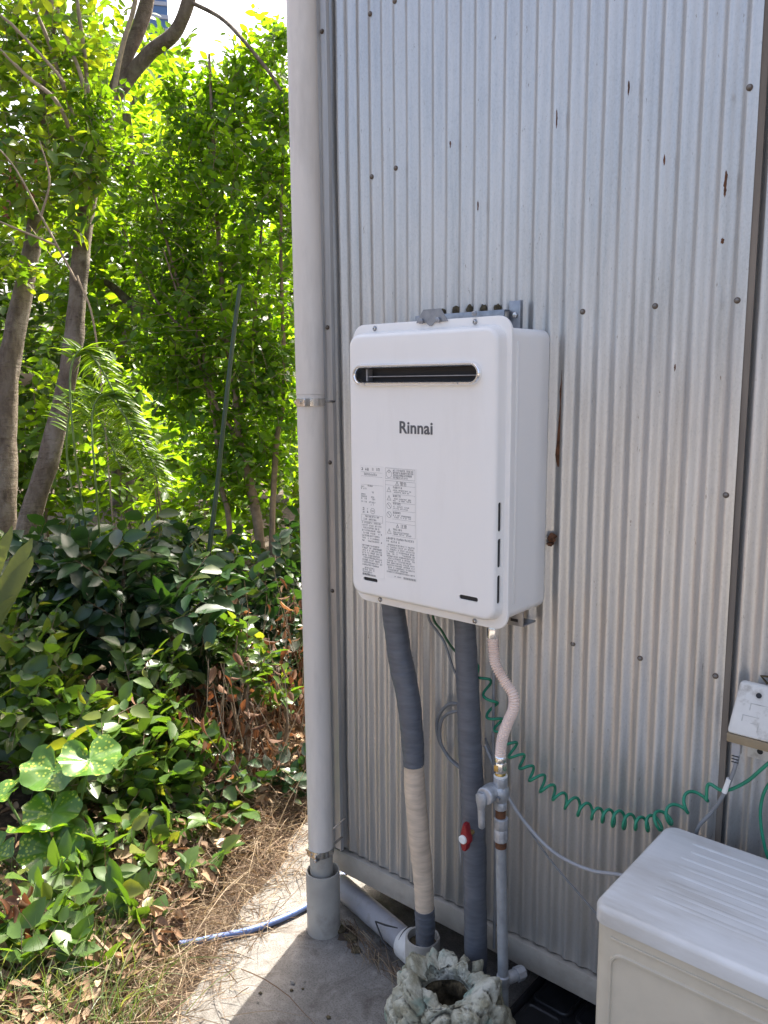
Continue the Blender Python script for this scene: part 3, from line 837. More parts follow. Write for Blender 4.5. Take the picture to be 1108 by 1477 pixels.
# exhaust slot: dark duct, chrome rim, inner louvre blade
duct = MB(); duct.loft([[(x, YP + 0.0205, z) for x, z in rrect(0.2814, 0.5516, 1.2819, 1.3061, 0.012, 8)], [(x, YP + 0.0190, z) for x, z in rrect(0.2814, 0.5516, 1.2819, 1.3061, 0.012, 8)]])
ex = duct.build('exhaust_slot', M['black'], wh, smooth=None)
mb = MB(); loops = []
for ins, y in ((0.0003, 0.019), (0.0003, -0.002), (0.0, -0.0055), (-0.0018, -0.0078), (-0.0045, -0.0078), (-0.0068, -0.0045), (-0.0075, 0.0006)):
    loops.append([(x, YP + y, z) for x, z in rrect(0.281 + ins, 0.552 - ins, 1.2815 + ins, 1.3065 - ins, 0.0125 - ins, 8)])
mb.loft(loops, cap=False); mb.build('chrome_rim', M['chrome'], ex, smooth=50, recalc=True)
MB().box(0.300, 0.548, YP + 0.006, YP + 0.016, 1.2905, 1.2920).build('louver', M['louver'], ex)
MB().box(0.3000, 0.3035, YP + 0.004, YP + 0.018, 1.283, 1.305).build('louver_post', M['louver'], ex)
for x in (0.306, 0.516):
    MB().lathe([(0.0016, -0.0079), (0.0014, -0.0086)], 8, (x, YP, 1.2783), 'y').build('rim_rivet', M['louver'], ex)
# dark liners behind the vents
def liner(x0, x1, z0, z1):
    MB().box(x0, x1, YP + 0.0020, YP + 0.0118, z0, z1).build('vent_slot', M['black'], wh, smooth=None)
liner(0.2908, 0.3262, 0.9047, 0.9113); liner(0.5168, 0.5552, 0.9057, 0.9133)
for z0 in (1.0315, 0.9695, 0.9065):
    MB().box(0.5783, 0.5882, -0.1639, -0.1561, z0 + 0.0002, z0 + 0.0493).build('vent_slot', M['black'], wh, smooth=None)
# screws with washers
def screw(x, y, z, r=0.0048):
    w = MB().lathe([(r, 0.0005), (r, -0.0012), (r * 0.85, -0.0018)], 18, (x, y, z), 'y').build('screw', M['zinc'], wh)
    MB().lathe([(r * 0.62, -0.0012), (r * 0.6, -0.0032), (r * 0.35, -0.0042)], 12, (x, y, z), 'y').build('screw_head', M['steel'], w)
    MB().box(x - r * 0.12, x + r * 0.12, y - 0.00435, y - 0.0038, z - r * 0.42, z + r * 0.42).build('screw_slot', M['black'], w)
for x, z in ((0.306, 1.379), (0.529, 1.379), (0.313, 0.8645), (0.534, 0.8630)):
    screw(x, -0.149, z)
# hanging tab with two bolts, wall bracket bar and end plate
mb = MB()
tabp = [(0.405, 1.3835), (0.421, 1.4055), (0.459, 1.4055), (0.474, 1.3835), (0.446, 1.3825), (0.4385, 1.377), (0.4345, 1.377), (0.427, 1.3825)]
mb.loft([[(x, -0.1515, z) for x, z in tabp], [(x, -0.1500, z) for x, z in tabp]])
tb = mb.build('hanging_tab', M['zinc'], wh, smooth=None)
for x in (0.418, 0.4545):
    MB().lathe([(0.0052, -0.1515), (0.0052, -0.1555), (0.0042, -0.1565)], 6, (x, 0, 1.386), 'y').build('tab_bolt', M['zinc'], tb, bevel=0.0004)
wb = MB().box(0.30, 0.505, -0.022, -0.0195, 1.385, 1.4085).box(0.30, 0.505, -0.0195, -0.003, 1.4065, 1.4090).build('wall_bracket', M['zinc'], wh, bevel=0.0005)
ep = MB().box(0.5055, 0.533, -0.0065, -0.0040, 1.366, 1.4240).build('bracket_plate', M['zinc'], wh, bevel=0.0006)
MB().box(0.5310, 0.5335, -0.0145, -0.0068, 1.366, 1.4235).build('plate_lip', M['zinc'], ep, bevel=0.0005)
MB().lathe([(0.0058, -0.0066), (0.0058, -0.0095), (0.004, -0.011)], 6, (0.5185, 0, 1.3985), 'y').build('plate_bolt', M['steel'], ep, bevel=0.0004)
MB().lathe([(0.0048, -0.149), (0.0048, -0.1525), (0.003, -0.154)], 6, (0.5285, 0, 1.3925), 'y').build('tab_bolt', M['zinc'], wh)
lb = MB().box(0.535, 0.574, -0.052, -0.0498, 0.836, 0.873).box(0.535, 0.574, -0.0498, -0.006, 0.836, 0.8385).build('lower_bracket', M['zinc'], wh, bevel=0.0005)
MB().box(0.5475, 0.563, -0.0526, -0.0521, 0.8435, 0.849).build('bracket_hole', M['black'], lb)

# logo lettering
lg = text_mesh('Rinnai', 0.0262, 0.0003, 0.00055, spacing=1.03)
xs = [v.co.x for v in lg.vertices]; k = 0.0745 / (max(xs) - min(xs))
lg.transform(Matrix.Scale(k, 4))
lo = link('logo_lettering', lg, M['ink'], wh)
lo.matrix_world = Matrix.Translation((0.3815, YP - 0.0004, 1.1905)) @ FACE

# rating plate and warning sticker: film, rules, symbols, lines of tiny print
def label(name, x0, x1, z0, z1):
    mb = MB(); rr_solid(mb, x0, x1, z0, z1, 0.002, YP - 0.0001, YP - 0.0003, 0.00005, 2)
    return mb.build(name, M['film'], wh, smooth=None)
def ink(mb, x0, x1, z0, z1):
    mb.add([(x0, YP - 0.00045, z0), (x1, YP - 0.00045, z0), (x1, YP - 0.00045, z1), (x0, YP - 0.00045, z1)], [(0, 1, 2, 3)])
def micro(mb, rs, x0, x1, z, h, fill=0.9, cw=None):
    cw = cw or h * 0.92
    x = x0
    while x + cw < x1:
        if rs.rand() < fill:
            w = cw * 0.8
            t = h * 0.14
            if rs.rand() < 0.8: ink(mb, x, x + w, z + h * rs.uniform(0.0, 0.2), z + h * rs.uniform(0.0, 0.2) + t)
            if rs.rand() < 0.7: ink(mb, x, x + w, z + h * 0.8, z + h * 0.8 + t)
            if rs.rand() < 0.7: ink(mb, x + w * 0.1, x + w * 0.9, z + h * 0.45, z + h * 0.45 + t)
            q = rs.uniform(0.1, 0.7)
            ink(mb, x + w * q, x + w * q + t, z, z + h)
            if rs.rand() < 0.5: ink(mb, x + w * 0.85, x + w * 0.85 + t, z, z + h * 0.9)
        x += cw
def frame(mb, x0, x1, z0, z1, t=0.0004):
    ink(mb, x0, x1, z0, z0 + t); ink(mb, x0, x1, z1 - t, z1); ink(mb, x0, x0 + t, z0, z1); ink(mb, x1 - t, x1, z0, z1)
def tri(mb, cx, cz, s, t=0.0006):
    P = [(cx - s, cz - s * 0.8), (cx + s, cz - s * 0.8), (cx, cz + s)]
    for i in range(3):
        a, b_ = P[i], P[(i + 1) % 3]
        d = Vector((b_[0] - a[0], b_[1] - a[1])).normalized(); n = Vector((-d.y, d.x)) * t
        y = YP - 0.00045
        mb.add([(a[0], y, a[1]), (b_[0], y, b_[1]), (b_[0] + n.x, y, b_[1] + n.y), (a[0] + n.x, y, a[1] + n.y)], [(0, 1, 2, 3)])
    ink(mb, cx - t / 2, cx + t / 2, cz - s * 0.3, cz + s * 0.5)
def circ(mb, cx, cz, r, t=0.0006, slash=False):
    n = 18; y = YP - 0.00045
    v = []
    for k in range(n):
        a = 2 * math.pi * k / n
        v += [(cx + r * math.cos(a), y, cz + r * math.sin(a)), (cx + (r - t) * math.cos(a), y, cz + (r - t) * math.sin(a))]
    mb.add(v, [(2 * k, 2 * ((k + 1) % n), 2 * ((k + 1) % n) + 1, 2 * k + 1) for k in range(n)])
    if slash:
        d = r * 0.62
        mb.add([(cx - d, y, cz + d), (cx - d + t, y, cz + d + t), (cx + d + t, y, cz - d + t), (cx + d, y, cz - d)], [(0, 1, 2, 3)])
rs = np.random.RandomState(12)
l1 = label('rating_label', 0.2855, 0.3445, 0.9135, 1.1275)
p1 = MB()
micro(p1, rs, 0.289, 0.309, 1.1175, 0.0052); micro(p1, rs, 0.315, 0.338, 1.1180, 0.0056, 0.8)
ink(p1, 0.2885, 0.341, 1.1145, 1.1148); micro(p1, rs, 0.295, 0.330, 1.1085, 0.0045); ink(p1, 0.2885, 0.341, 1.1065, 1.1068)
ink(p1, 0.2875, 0.342, 1.0905, 1.0908); micro(p1, rs, 0.304, 0.323, 1.0875, 0.0036)
for z, a, b_, fl in ((1.0850, 0.288, 0.297, 1), (1.0815, 0.288, 0.303, .8), (1.0755, 0.312, 0.324, .8), (1.0705, 0.288, 0.3, 1), (1.0665, 0.288, 0.302, 1), (1.0665, 0.313, 0.324, .9), (1.0625, 0.288, 0.303, .9), (1.0625, 0.315, 0.324, .7), (1.0565, 0.288, 0.326, .7), (1.0520, 0.306, 0.32, .7)):
    micro(p1, rs, a, b_, z, 0.0030, fl)
circ(p1, 0.3165, 1.0415, 0.0056); micro(p1, rs, 0.3125, 0.3205, 1.0400, 0.0028)
micro(p1, rs, 0.291, 0.298, 1.0415, 0.0056, 1); micro(p1, rs, 0.291, 0.298, 1.0365, 0.0032, 1); micro(p1, rs, 0.302, 0.308, 1.0370, 0.0048, 1); micro(p1, rs, 0.302, 0.308, 1.0430, 0.0035, 1)
frame(p1, 0.288, 0.341, 1.0205, 1.0335); micro(p1, rs, 0.297, 0.334, 1.0285, 0.0036, .95); micro(p1, rs, 0.293, 0.328, 1.0230, 0.0036, .95)
z = 1.0165
for i in range(8):
    micro(p1, rs, 0.289, 0.341 - (0.006 if i % 3 == 2 else 0), z, 0.0032, .9 if i % 2 else .75); z -= 0.0050
z = 0.9720
for i in range(9):
    micro(p1, rs, 0.289, 0.341 if i % 4 else 0.335, z, 0.0032, .8); z -= 0.0047
for i in range(4):
    micro(p1, rs, 0.289, 0.324 - 0.004 * i, z - 0.001, 0.0030, .9); z -= 0.0040
for i in range(26):
    x = 0.289 + i * 0.0013
    ink(p1, x, x + (0.0008 if i % 3 else 0.0004), 0.9150, 0.9185)
p1.build('label_print', M['ink_light'], l1, smooth=None, recalc=False)
l2 = label('warning_label', 0.3465, 0.4225, 0.9195, 1.1275)
p2 = MB()
frame(p2, 0.3485, 0.4185, 1.1055, 1.1255); circ(p2, 0.3575, 1.1140, 0.0068)
circ(p2, 0.3575, 1.1195, 0.003)
for i in range(4):
    micro(p2, rs, 0.3665, 0.416 - (0.012 if i == 3 else 0), 1.1200 - i * 0.0043, 0.0035, .95)
ink(p2, 0.3485, 0.419, 1.1020, 1.1024)
ink(p2, 0.3485, 0.419, 1.0940, 1.0943); tri(p2, 0.3765, 1.0982, 0.0040)
for z, k in ((1.0855, 't'), (1.0700, 't'), (1.0555, 'c'), (1.0390, 'c'), (1.0075, 't')):
    if k == 't': tri(p2, 0.357, z, 0.0052)
    else: circ(p2, 0.357, z, 0.0058, slash=True)
    micro(p2, rs, 0.3665, 0.384 + rs.rand() * 0.01, z + 0.003, 0.0040, 1)
    for q in range(2):
        micro(p2, rs, 0.3665, 0.400 + rs.rand() * 0.015, z - 0.0015 - q * 0.0036, 0.0026, .85)
    ink(p2, 0.3645, 0.419, z - 0.0075, z - 0.0072)
ink(p2, 0.3485, 0.3488, 1.0000, 1.1020); ink(p2, 0.4187, 0.4190, 1.0, 1.1020); ink(p2, 0.3485, 0.419, 1.0245, 1.0248); tri(p2, 0.377, 1.0195, 0.0036)
z = 0.9925
for i in range(2):
    micro(p2, rs, 0.3495, 0.4185 if i == 0 else 0.385, z, 0.0040, .95); z -= 0.0058
for i in range(13):
    micro(p2, rs, 0.3505, 0.419 - (rs.rand() * 0.02 if i % 4 == 3 else 0), z, 0.0029, .85); z -= 0.0043
for i in range(23):
    x = 0.3905 + i * 0.0013
    ink(p2, x, x + (0.0008 if i % 3 else 0.0004), 0.9212, 0.9252)
micro(p2, rs, 0.365, 0.387, 0.9222, 0.0022, .9)
p2.build('label_print', M['ink_light'], l2, smooth=None, recalc=False)
for body, x, z in (('警告', 0.3835, 1.0952), ('注意', 0.3840, 1.0168)):
    me = text_mesh(body, 0.0078, 0.00002)
    o = link('label_print', me, M['ink'], l2)
    o.matrix_world = Matrix.Translation((x, YP - 0.00046, z)) @ FACE

# ------------------------------------------------------------------ wires
def cable(name, pts, r, mat, label_, n=10, parent=None, steps=10):
    o = MB().tube(crom(pts, steps), r, n).build(name, mat, parent, smooth=80)
    if label_: tag(o, label_, 'cable')
    return o

cp = [(0.452, -0.030, 0.735), (0.474, -0.033, 0.712), (0.488, -0.034, 0.688), (0.500, -0.036, 0.650), (0.520, -0.036, 0.615), (0.553, -0.036, 0.578), (0.592, -0.036, 0.548), (0.641, -0.036, 0.524), (0.700, -0.036, 0.515), (0.769, -0.036, 0.521), (0.823, -0.036, 0.534), (0.862, -0.036, 0.571), (0.895, -0.036, 0.605), (0.905, -0.036, 0.618)]
axis = crom(cp, 60)
cum = [0.0]
for a, b_ in zip(axis[:-1], axis[1:]):
    cum.append(cum[-1] + (b_ - a).length)
tot = cum[-1]
turns_s = [0, 0.18, 0.45, 0.62, 0.72, 0.86, 1.0]
turns_n = [0, 2.6, 8.6, 12.6, 15.6, 19.6, 21.6]
hel = []
for i in range(1100):
    t = i / 1099
    s = t * tot
    p = Vector((np.interp(s, cum, [q.x for q in axis]), np.interp(s, cum, [q.y for q in axis]), np.interp(s, cum, [q.z for q in axis])))
    s2 = min(s + 0.004, tot); s1 = max(s - 0.004, 0)
    tg = Vector((np.interp(s2, cum, [q.x for q in axis]) - np.interp(s1, cum, [q.x for q in axis]), 0, np.interp(s2, cum, [q.z for q in axis]) - np.interp(s1, cum, [q.z for q in axis]))).normalized()
    nrm = Vector((-tg.z, 0, tg.x))
    th = 2 * math.pi * np.interp(t, turns_s, turns_n)
    rad = (0.0125 + 0.0018 * math.sin(t * 47)) * min(1.0, 0.15 + t * 12)
    hel.append(p + nrm * rad * math.cos(th) + Vector((0, 1, 0)) * rad * math.sin(th))
tail = crom([hel[-1], (0.915, -0.040, 0.638), (0.940, -0.042, 0.636), (0.972, -0.042, 0.662), (1.002, -0.042, 0.702), (1.03, -0.03, 0.73)], 12)
co = MB().tube(hel + tail[1:], 0.0028, 8).build('coiled_cord', M['green_wire'], None, smooth=80)
tag(co, 'green coiled cord sagging across the wall to the box at right', 'cord')
cable('hanging_wire', [(1.03, -0.03, 0.70), (1.000, -0.03, 0.660), (0.992, -0.03, 0.615), (1.000, -0.03, 0.565), (1.012, -0.03, 0.53)], 0.0025, M['green_wire'], 'short green cord hanging at the right edge behind the outdoor unit')
cable('grey_cable', [(0.957, -0.042, 0.700), (0.953, -0.048, 0.672), (0.941, -0.05, 0.632), (0.925, -0.05, 0.598), (0.905, -0.048, 0.563), (0.895, -0.035, 0.52)], 0.0031, M['grey_cable'], 'grey cable with white tag plugged into the box on the wall')
wt = MB().tube([(0.9485, -0.0495, 0.662), (0.9425, -0.050, 0.637)], 0.0041, 12).build('cable_tag', M['white_plastic'], bpy.data.objects['grey_cable'])
cable('sagging_cable', [(0.478, -0.028, 0.57), (0.505, -0.03, 0.53), (0.538, -0.034, 0.483), (0.578, -0.03, 0.438), (0.638, -0.03, 0.404), (0.709, -0.03, 0.398), (0.775, -0.03, 0.414), (0.85, -0.03, 0.42)], 0.0033, M['pale_cable'], 'pale grey cable sagging behind the gas pipe towards the outdoor unit')
cable('thin_cable', [(0.475, -0.022, 0.582), (0.500, -0.022, 0.535), (0.532, -0.022, 0.475), (0.618, -0.02, 0.384), (0.714, -0.02, 0.315), (0.80, -0.02, 0.25)], 0.0019, M['grey_cable'], 'thin dark cable slanting straight down the wall to the outdoor unit')
cable('looped_cable', [(0.455, -0.022, 0.645), (0.420, -0.02, 0.638), (0.380, -0.018, 0.625), (0.352, -0.016, 0.585), (0.355, -0.016, 0.545), (0.378, -0.018, 0.517), (0.407, -0.02, 0.503), (0.45, -0.025, 0.497)], 0.0036, M['grey_cable'], 'grey cable bulging in a loop left of the middle pipe, outer strand')
cable('looped_cable', [(0.455, -0.028, 0.632), (0.410, -0.026, 0.622), (0.375, -0.024, 0.600), (0.362, -0.022, 0.565), (0.368, -0.022, 0.535), (0.39, -0.024, 0.512), (0.43, -0.03, 0.500)], 0.0032, M['grey_cable'], 'grey cable bulging in a loop left of the middle pipe, inner strand')
cable('grey_lead', [(0.350, -0.055, 0.885), (0.356, -0.052, 0.815), (0.375, -0.05, 0.790), (0.395, -0.05, 0.768), (0.418, -0.05, 0.718), (0.435, -0.045, 0.69)], 0.0026, M['grey_cable'], 'thin grey lead dropping from the heater behind the middle pipe')
cable('green_lead', [(0.366, -0.055, 0.885), (0.368, -0.052, 0.817), (0.388, -0.05, 0.792), (0.410, -0.05, 0.766), (0.436, -0.045, 0.742)], 0.0024, M['dkgreen_wire'], 'dark green lead dropping from the heater behind the middle pipe')
cable('black_lead', [(0.497, -0.03, 0.87), (0.499, -0.03, 0.80), (0.498, -0.03, 0.70), (0.500, -0.03, 0.55), (0.505, -0.028, 0.40), (0.507, -0.028, 0.26), (0.506, -0.028, 0.14)], 0.0030, M['grey_cable'], 'dark straight cable running down beside the middle insulated pipe')

# ------------------------------------------------------------------ wall box at right
wbx = tag(empty('connection_box'), 'dirty ivory plastic connection box with sloping cover at right wall edge', 'box')
def quadprism(mb, a, b_):
    mb.add(a + b_, [(0, 1, 2, 3), (7, 6, 5, 4), (0, 4, 5, 1), (1, 5, 6, 2), (2, 6, 7, 3), (3, 7, 4, 0)])
mb = MB()
quadprism(mb, [(0.9465, -0.020, 0.814), (1.078, -0.020, 0.814), (1.082, -0.060, 0.741), (0.9425, -0.060, 0.741)], [(0.9465, -0.004, 0.812), (1.078, -0.004, 0.812), (1.082, -0.004, 0.741), (0.9425, -0.004, 0.741)])
cv = mb.build('cover', M['box_cover'], wbx, bevel=0.005, seg=3, smooth=35)
MB().box(0.9435, 1.081, -0.0585, -0.006, 0.7262, 0.7402).build('cover_lip', M['box_lip'], wbx, bevel=0.001)
MB().box(1.03, 1.064, -0.0125, -0.008, 0.690, 0.7255).build('back_plate', M['box_cover'], wbx, bevel=0.001)
bp = MB().box(0.962, 0.996, -0.0125, -0.008, 0.690, 0.7255).build('back_plate', M['box_cover'], wbx, bevel=0.001)
MB().lathe([(0.0046, -0.0127), (0.0046, -0.0123)], 14, (0.981, 0, 0.7035), 'y').build('screw_hole', M['black'], bp)
mb = MB(); n_ = Vector((0, -0.073, -0.040)).normalized() if False else Vector((0, -0.877, 0.48))
c_ = Vector((0.978, -0.0278, 0.7995))
ax = Vector((1, 0, 0)); ay = n_.cross(ax)
lpa = [c_ + n_ * 0.0009 + (ax * math.cos(t) + ay * math.sin(t)) * 0.0042 for t in np.linspace(0, 2 * math.pi, 17)[:-1]]
lpb = [p - n_ * 0.003 for p in lpa]
mb.loft([lpa, lpb]); mb.build('screw_hole', M['black'], cv, smooth=None)
# embossed, worn print rules on the cover
for (u0, u1, w0, w1) in ((0.18, 0.62, 0.36, 0.375), (0.18, 0.19, 0.36, 0.50), (0.12, 0.30, 0.60, 0.61), (0.12, 0.13, 0.60, 0.72), (0.40, 0.50, 0.62, 0.63), (0.22, 0.30, 0.72, 0.73), (0.30, 0.31, 0.73, 0.86)):
    a = []
    for u, w in ((u0, w0), (u1, w0), (u1, w1), (u0, w1)):
        a.append(Vector((0.9445 + u * 0.135, -0.020 - 0.040 * w, 0.814 - 0.073 * w)) + n_ * 0.0004)
    m2 = MB(); m2.add(a + [p - n_ * 0.001 for p in a], [(0, 1, 2, 3), (7, 6, 5, 4), (0, 4, 5, 1), (1, 5, 6, 2), (2, 6, 7, 3), (3, 7, 4, 0)])
    m2.build('worn_print', M['worn_ink'], cv, smooth=None)
pl = MB().box(0.9480, 0.9610, -0.047, -0.036, 0.703, 0.7262).build('plug', M['pale_cable'], wbx, bevel=0.0012)
MB().tube([(0.9545, -0.0415, 0.7035), (0.9545, -0.0425, 0.685)], [0.0058, 0.0042], 12).build('plug_boot', M['pale_cable'], pl)
for k in range(3):
    MB().tube([(0.9545 - 0.0052, -0.047, 0.7005 - k * 0.005), (0.9545 + 0.0052, -0.047, 0.7005 - k * 0.005)], 0.0009, 6).build('boot_groove', M['black'], pl)
MB().tube([(0.985, -0.01, 0.815), (0.975, -0.012, 0.826), (0.995, -0.013, 0.829), (1.01, -0.012, 0.822)], 0.002, 6).build('tie_wire', M['debris_and_shade'], wbx)

# ------------------------------------------------------------------ outdoor unit
ac = tag(empty('air_conditioner_outdoor_unit'), 'white and ivory air conditioner outdoor unit with ribbed lid at lower right', 'air conditioner')
AX0, AX1, AY0, AY1 = 0.862, 1.642, -0.330, -0.056
def rbox(mb, x0, x1, y0, y1, z0, z1, r, edge, n=5, top=True):
    loops = []
    def lp(ins, z):
        return [(x, y, z) for x, y in rrect(x0 + ins, x1 - ins, y0 + ins, y1 - ins, max(r - ins, 0.002), n)]
    loops.append(lp(0, z0)); loops.append(lp(0, z1 - edge))
    for k in range(1, 5):
        a = R(90 * k / 4); loops.append(lp(edge * (1 - math.cos(a)), z1 - edge + edge * math.sin(a)))
    mb.loft(loops); return mb
mb = MB(); rbox(mb, AX0 + 0.004, AX1 - 0.004, AY0 + 0.004, AY1 - 0.004, 0.06, 0.522, 0.018, 0.002)
cab = mb.build('cabinet', M['ac_body'], ac, smooth=35)
mb = MB(); rbox(mb, AX0, AX1, AY0, AY1, 0.5235, 0.550, 0.022, 0.009)
lid = mb.build('lid', M['ac_top'], ac, smooth=35)
for i, y in enumerate((-0.092, -0.116, -0.140, -0.164, -0.188, -0.212, -0.236, -0.260)):
    x0 = 0.915 + (0.006 if i % 2 else 0.0) + 0.0 * i
    mb = MB(); prof = [(-0.005, 0.0), (-0.003, 0.0009), (0, 0.0013), (0.003, 0.0009), (0.005, 0.0)]
    loops = []
    for x, s in ((x0, 0.05), (x0 + 0.008, 0.8), (x0 + 0.014, 1), (AX1 - 0.07, 1), (AX1 - 0.055, 0.05)):
        loops.append([(x, y + a * (0.6 + 0.4 * s), 0.5498 + h * s) for a, h in prof] + [(x, y, 0.5485)])
    mb.loft(loops); mb.build('lid_rib', M['ac_top'], lid, smooth=60)
# front face: pressed rib line, pressed panel outline, fan ring and grille
fy = AY0 + 0.004
def fbox(name, x0, x1, z0, z1, d, parent, mat=M['ac_body'], bev=0.0012):
    return MB().box(x0, x1, fy - d, fy + 0.002, z0, z1).build(name, mat, parent, bevel=bev)
fbox('pressed_rib', 0.890, 1.60, 0.5055, 0.5095, 0.0025, cab)
mb = MB(); loops = []
for ins, d in ((0.0, -0.0005), (0.0015, 0.0028), (0.0045, 0.0028), (0.006, -0.0005)):
    loops.append([(x, fy - d, z) for x, z in rrect(0.889 + ins, 1.50 - ins, 0.085 + ins, 0.489 - ins, 0.022 - ins, 8)])
mb.loft(loops, cap=False); mb.build('pressed_panel_edge', M['ac_body'], cab, smooth=50)
FC = (1.080, 0.243)
MB().lathe([(0.205, -fy * 0 + 0.0), (0.205, -0.004), (0.198, -0.006), (0.192, -0.0005)], 64, (FC[0], fy, FC[1]), 'y', cap=False).build('fan_ring', M['box_lip'], cab)
MB().lathe([(0.196, -0.0007), (0.196, -0.0003)], 48, (FC[0], fy, FC[1]), 'y').build('fan_opening', M['black'], cab)
for k in range(1, 9):
    r = 0.195 * k / 9
    MB().tube([(FC[0] + r * math.cos(t), fy - 0.005, FC[1] + r * math.sin(t)) for t in np.linspace(0, 2 * math.pi, 49)], 0.0017, 5, cap=False).build('grille_ring', M['ac_body'], cab)
for k in range(6):
    t = R(60 * k + 15)
    MB().tube([(FC[0] + 0.02 * math.cos(t), fy - 0.005, FC[1] + 0.02 * math.sin(t)), (FC[0] + 0.2 * math.cos(t), fy - 0.005, FC[1] + 0.2 * math.sin(t))], 0.002, 5).build('grille_spoke', M['ac_body'], cab)
for x in (0.93, 1.49):
    MB().box(x, x + 0.07, AY0 - 0.02, AY1 + 0.02, 0.0232, 0.0595).build('foot', M['gas_pipe'], ac, bevel=0.002)

ac.location = (-0.004, 0, 0.008)
# ------------------------------------------------------------------ black tray under the unit
tr = tag(empty('black_tray'), 'black ribbed plastic tray on the ground under the outdoor unit', 'tray')
TX0, TX1, TY0, TY1 = 0.552, 1.70, -0.36, 0.118
mb = MB(); rbox(mb, TX0, TX1, TY0, TY1, 0.0, 0.022, 0.03, 0.003, 8); mb.build('tray_floor', M['tray'], tr, smooth=35)
mb = MB(); loops = []
for ins, z in ((0.0, 0.0222), (-0.002, 0.024), (-0.002, 0.034), (0.001, 0.037), (0.006, 0.037), (0.009, 0.034), (0.0105, 0.0222)):
    loops.append([(x, y, z) for x, y in rrect(TX0 + ins, TX1 - ins, TY0 + ins, TY1 - ins, 0.032 - ins, 8)])
mb.loft(loops, cap=False); mb.build('tray_rim', M['tray'], tr, smooth=40)
x = TX0 + 0.0145
gx = []
while x < TX1 - 0.1:
    gx.append(x); x += 0.094
gy = [TY1 - 0.0145 - 0.094 * k for k in range(5)]
cm = MB(); rr_loops = []
for ins, z in ((0.0, 0.0), (0.0, 0.006), (0.002, 0.0085), (0.006, 0.0085), (0.009, 0.0060)):
    rr_loops.append([(x, y, z) for x, y in rrect(ins, 0.084 - ins, ins, 0.084 - ins, 0.016 - ins, 4)])
cm.loft(rr_loops)
cme = cm.mesh('tray_cell', smooth=35); cme.materials.append(M['tray'])
for x in gx:
    for y in gy:
        link('tray_cell', cme, None, tr, (x, y - 0.084, 0.0223))

# ------------------------------------------------------------------ mock rock planter
rk = tag(empty('rock_planter'), 'mottled pale green mock-rock pot with hollow top on the concrete', 'planter')
def rock_mesh():
    mb = MB(); loops = []
    prof = [(0.118, -0.01), (0.126, 0.02), (0.128, 0.05), (0.124, 0.08), (0.117, 0.105), (0.110, 0.128), (0.103, 0.148), (0.093, 0.163), (0.080, 0.170), (0.064, 0.167), (0.052, 0.158), (0.046, 0.143), (0.045, 0.12), (0.047, 0.08), (0.047, 0.03), (0.030, 0.008)]
    pr = []
    for i in range(len(prof) - 1):
        for k in range(7):
            t = k / 7
            pr.append((prof[i][0] * (1 - t) + prof[i + 1][0] * t, prof[i][1] * (1 - t) + prof[i + 1][1] * t))
    pr.append(prof[-1])
    c = Vector((0.503, -0.186, 0))
    for i_, (r, h) in enumerate(pr):
        h *= 0.98
        lp = []
        for j in range(260):
            th = 2 * math.pi * j / 260
            d = Vector((math.cos(th), math.sin(th), 0))
            p = d * r * (0.92 if i_ > 56 else 0.92 + 0.05 * math.sin(2 * th + 1.0) + 0.045 * math.sin(3 * th + 0.4)) + Vector((0, 0, h))
            # coarse boulders (cell distance), medium lumps, fine chips
            wv = p + Vector((noise.noise(p * 22), noise.noise(p * 22 + Vector((5, 0, 0))), noise.noise(p * 22 + Vector((0, 9, 0))))) * 0.012
            dist, _ = noise.voronoi(wv * 19 + Vector((3.1, 7.7, 1.2)))
            lump = 0.5 - dist[0]
            edge = min(0.30, dist[1] - dist[0])
            k = 0.026 * lump + 0.036 * (edge - 0.22)
            k += 0.011 * noise.noise(p * 34) + 0.0055 * noise.noise(p * 85) + 0.0032 * noise.noise(p * 190)
            inner = i_ >= 66
            hs = 1.0
            if h > 0.12 and not (inner and h < 0.13):
                hz_ = 0.008 * math.sin(2 * th + 0.6) + 0.008 * math.sin(3 * th + 2.0) + 0.006 * math.sin(5 * th)
                p.z += hz_ * (h - 0.12) / 0.05
            out = d * (0.8 if not inner else -0.6) + Vector((0, 0, 0.7 if h > 0.12 else 0.05))
            p = p + out * k
            lp.append(p + c)
        loops.append(lp)
    mb.loft(loops[:80], cap=False)
    inner = MB(); inner.loft(loops[79:], cap=False)
    inner.build('inner_wall', M['debris_and_shade'], rk, smooth=180)
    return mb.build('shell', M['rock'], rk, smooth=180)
rock_mesh()
MB().lathe([(0.042, 0.02), (0.042, 0.024)], 20, (0.503, -0.186, 0)).build('potting_soil', M['soil'], rk)

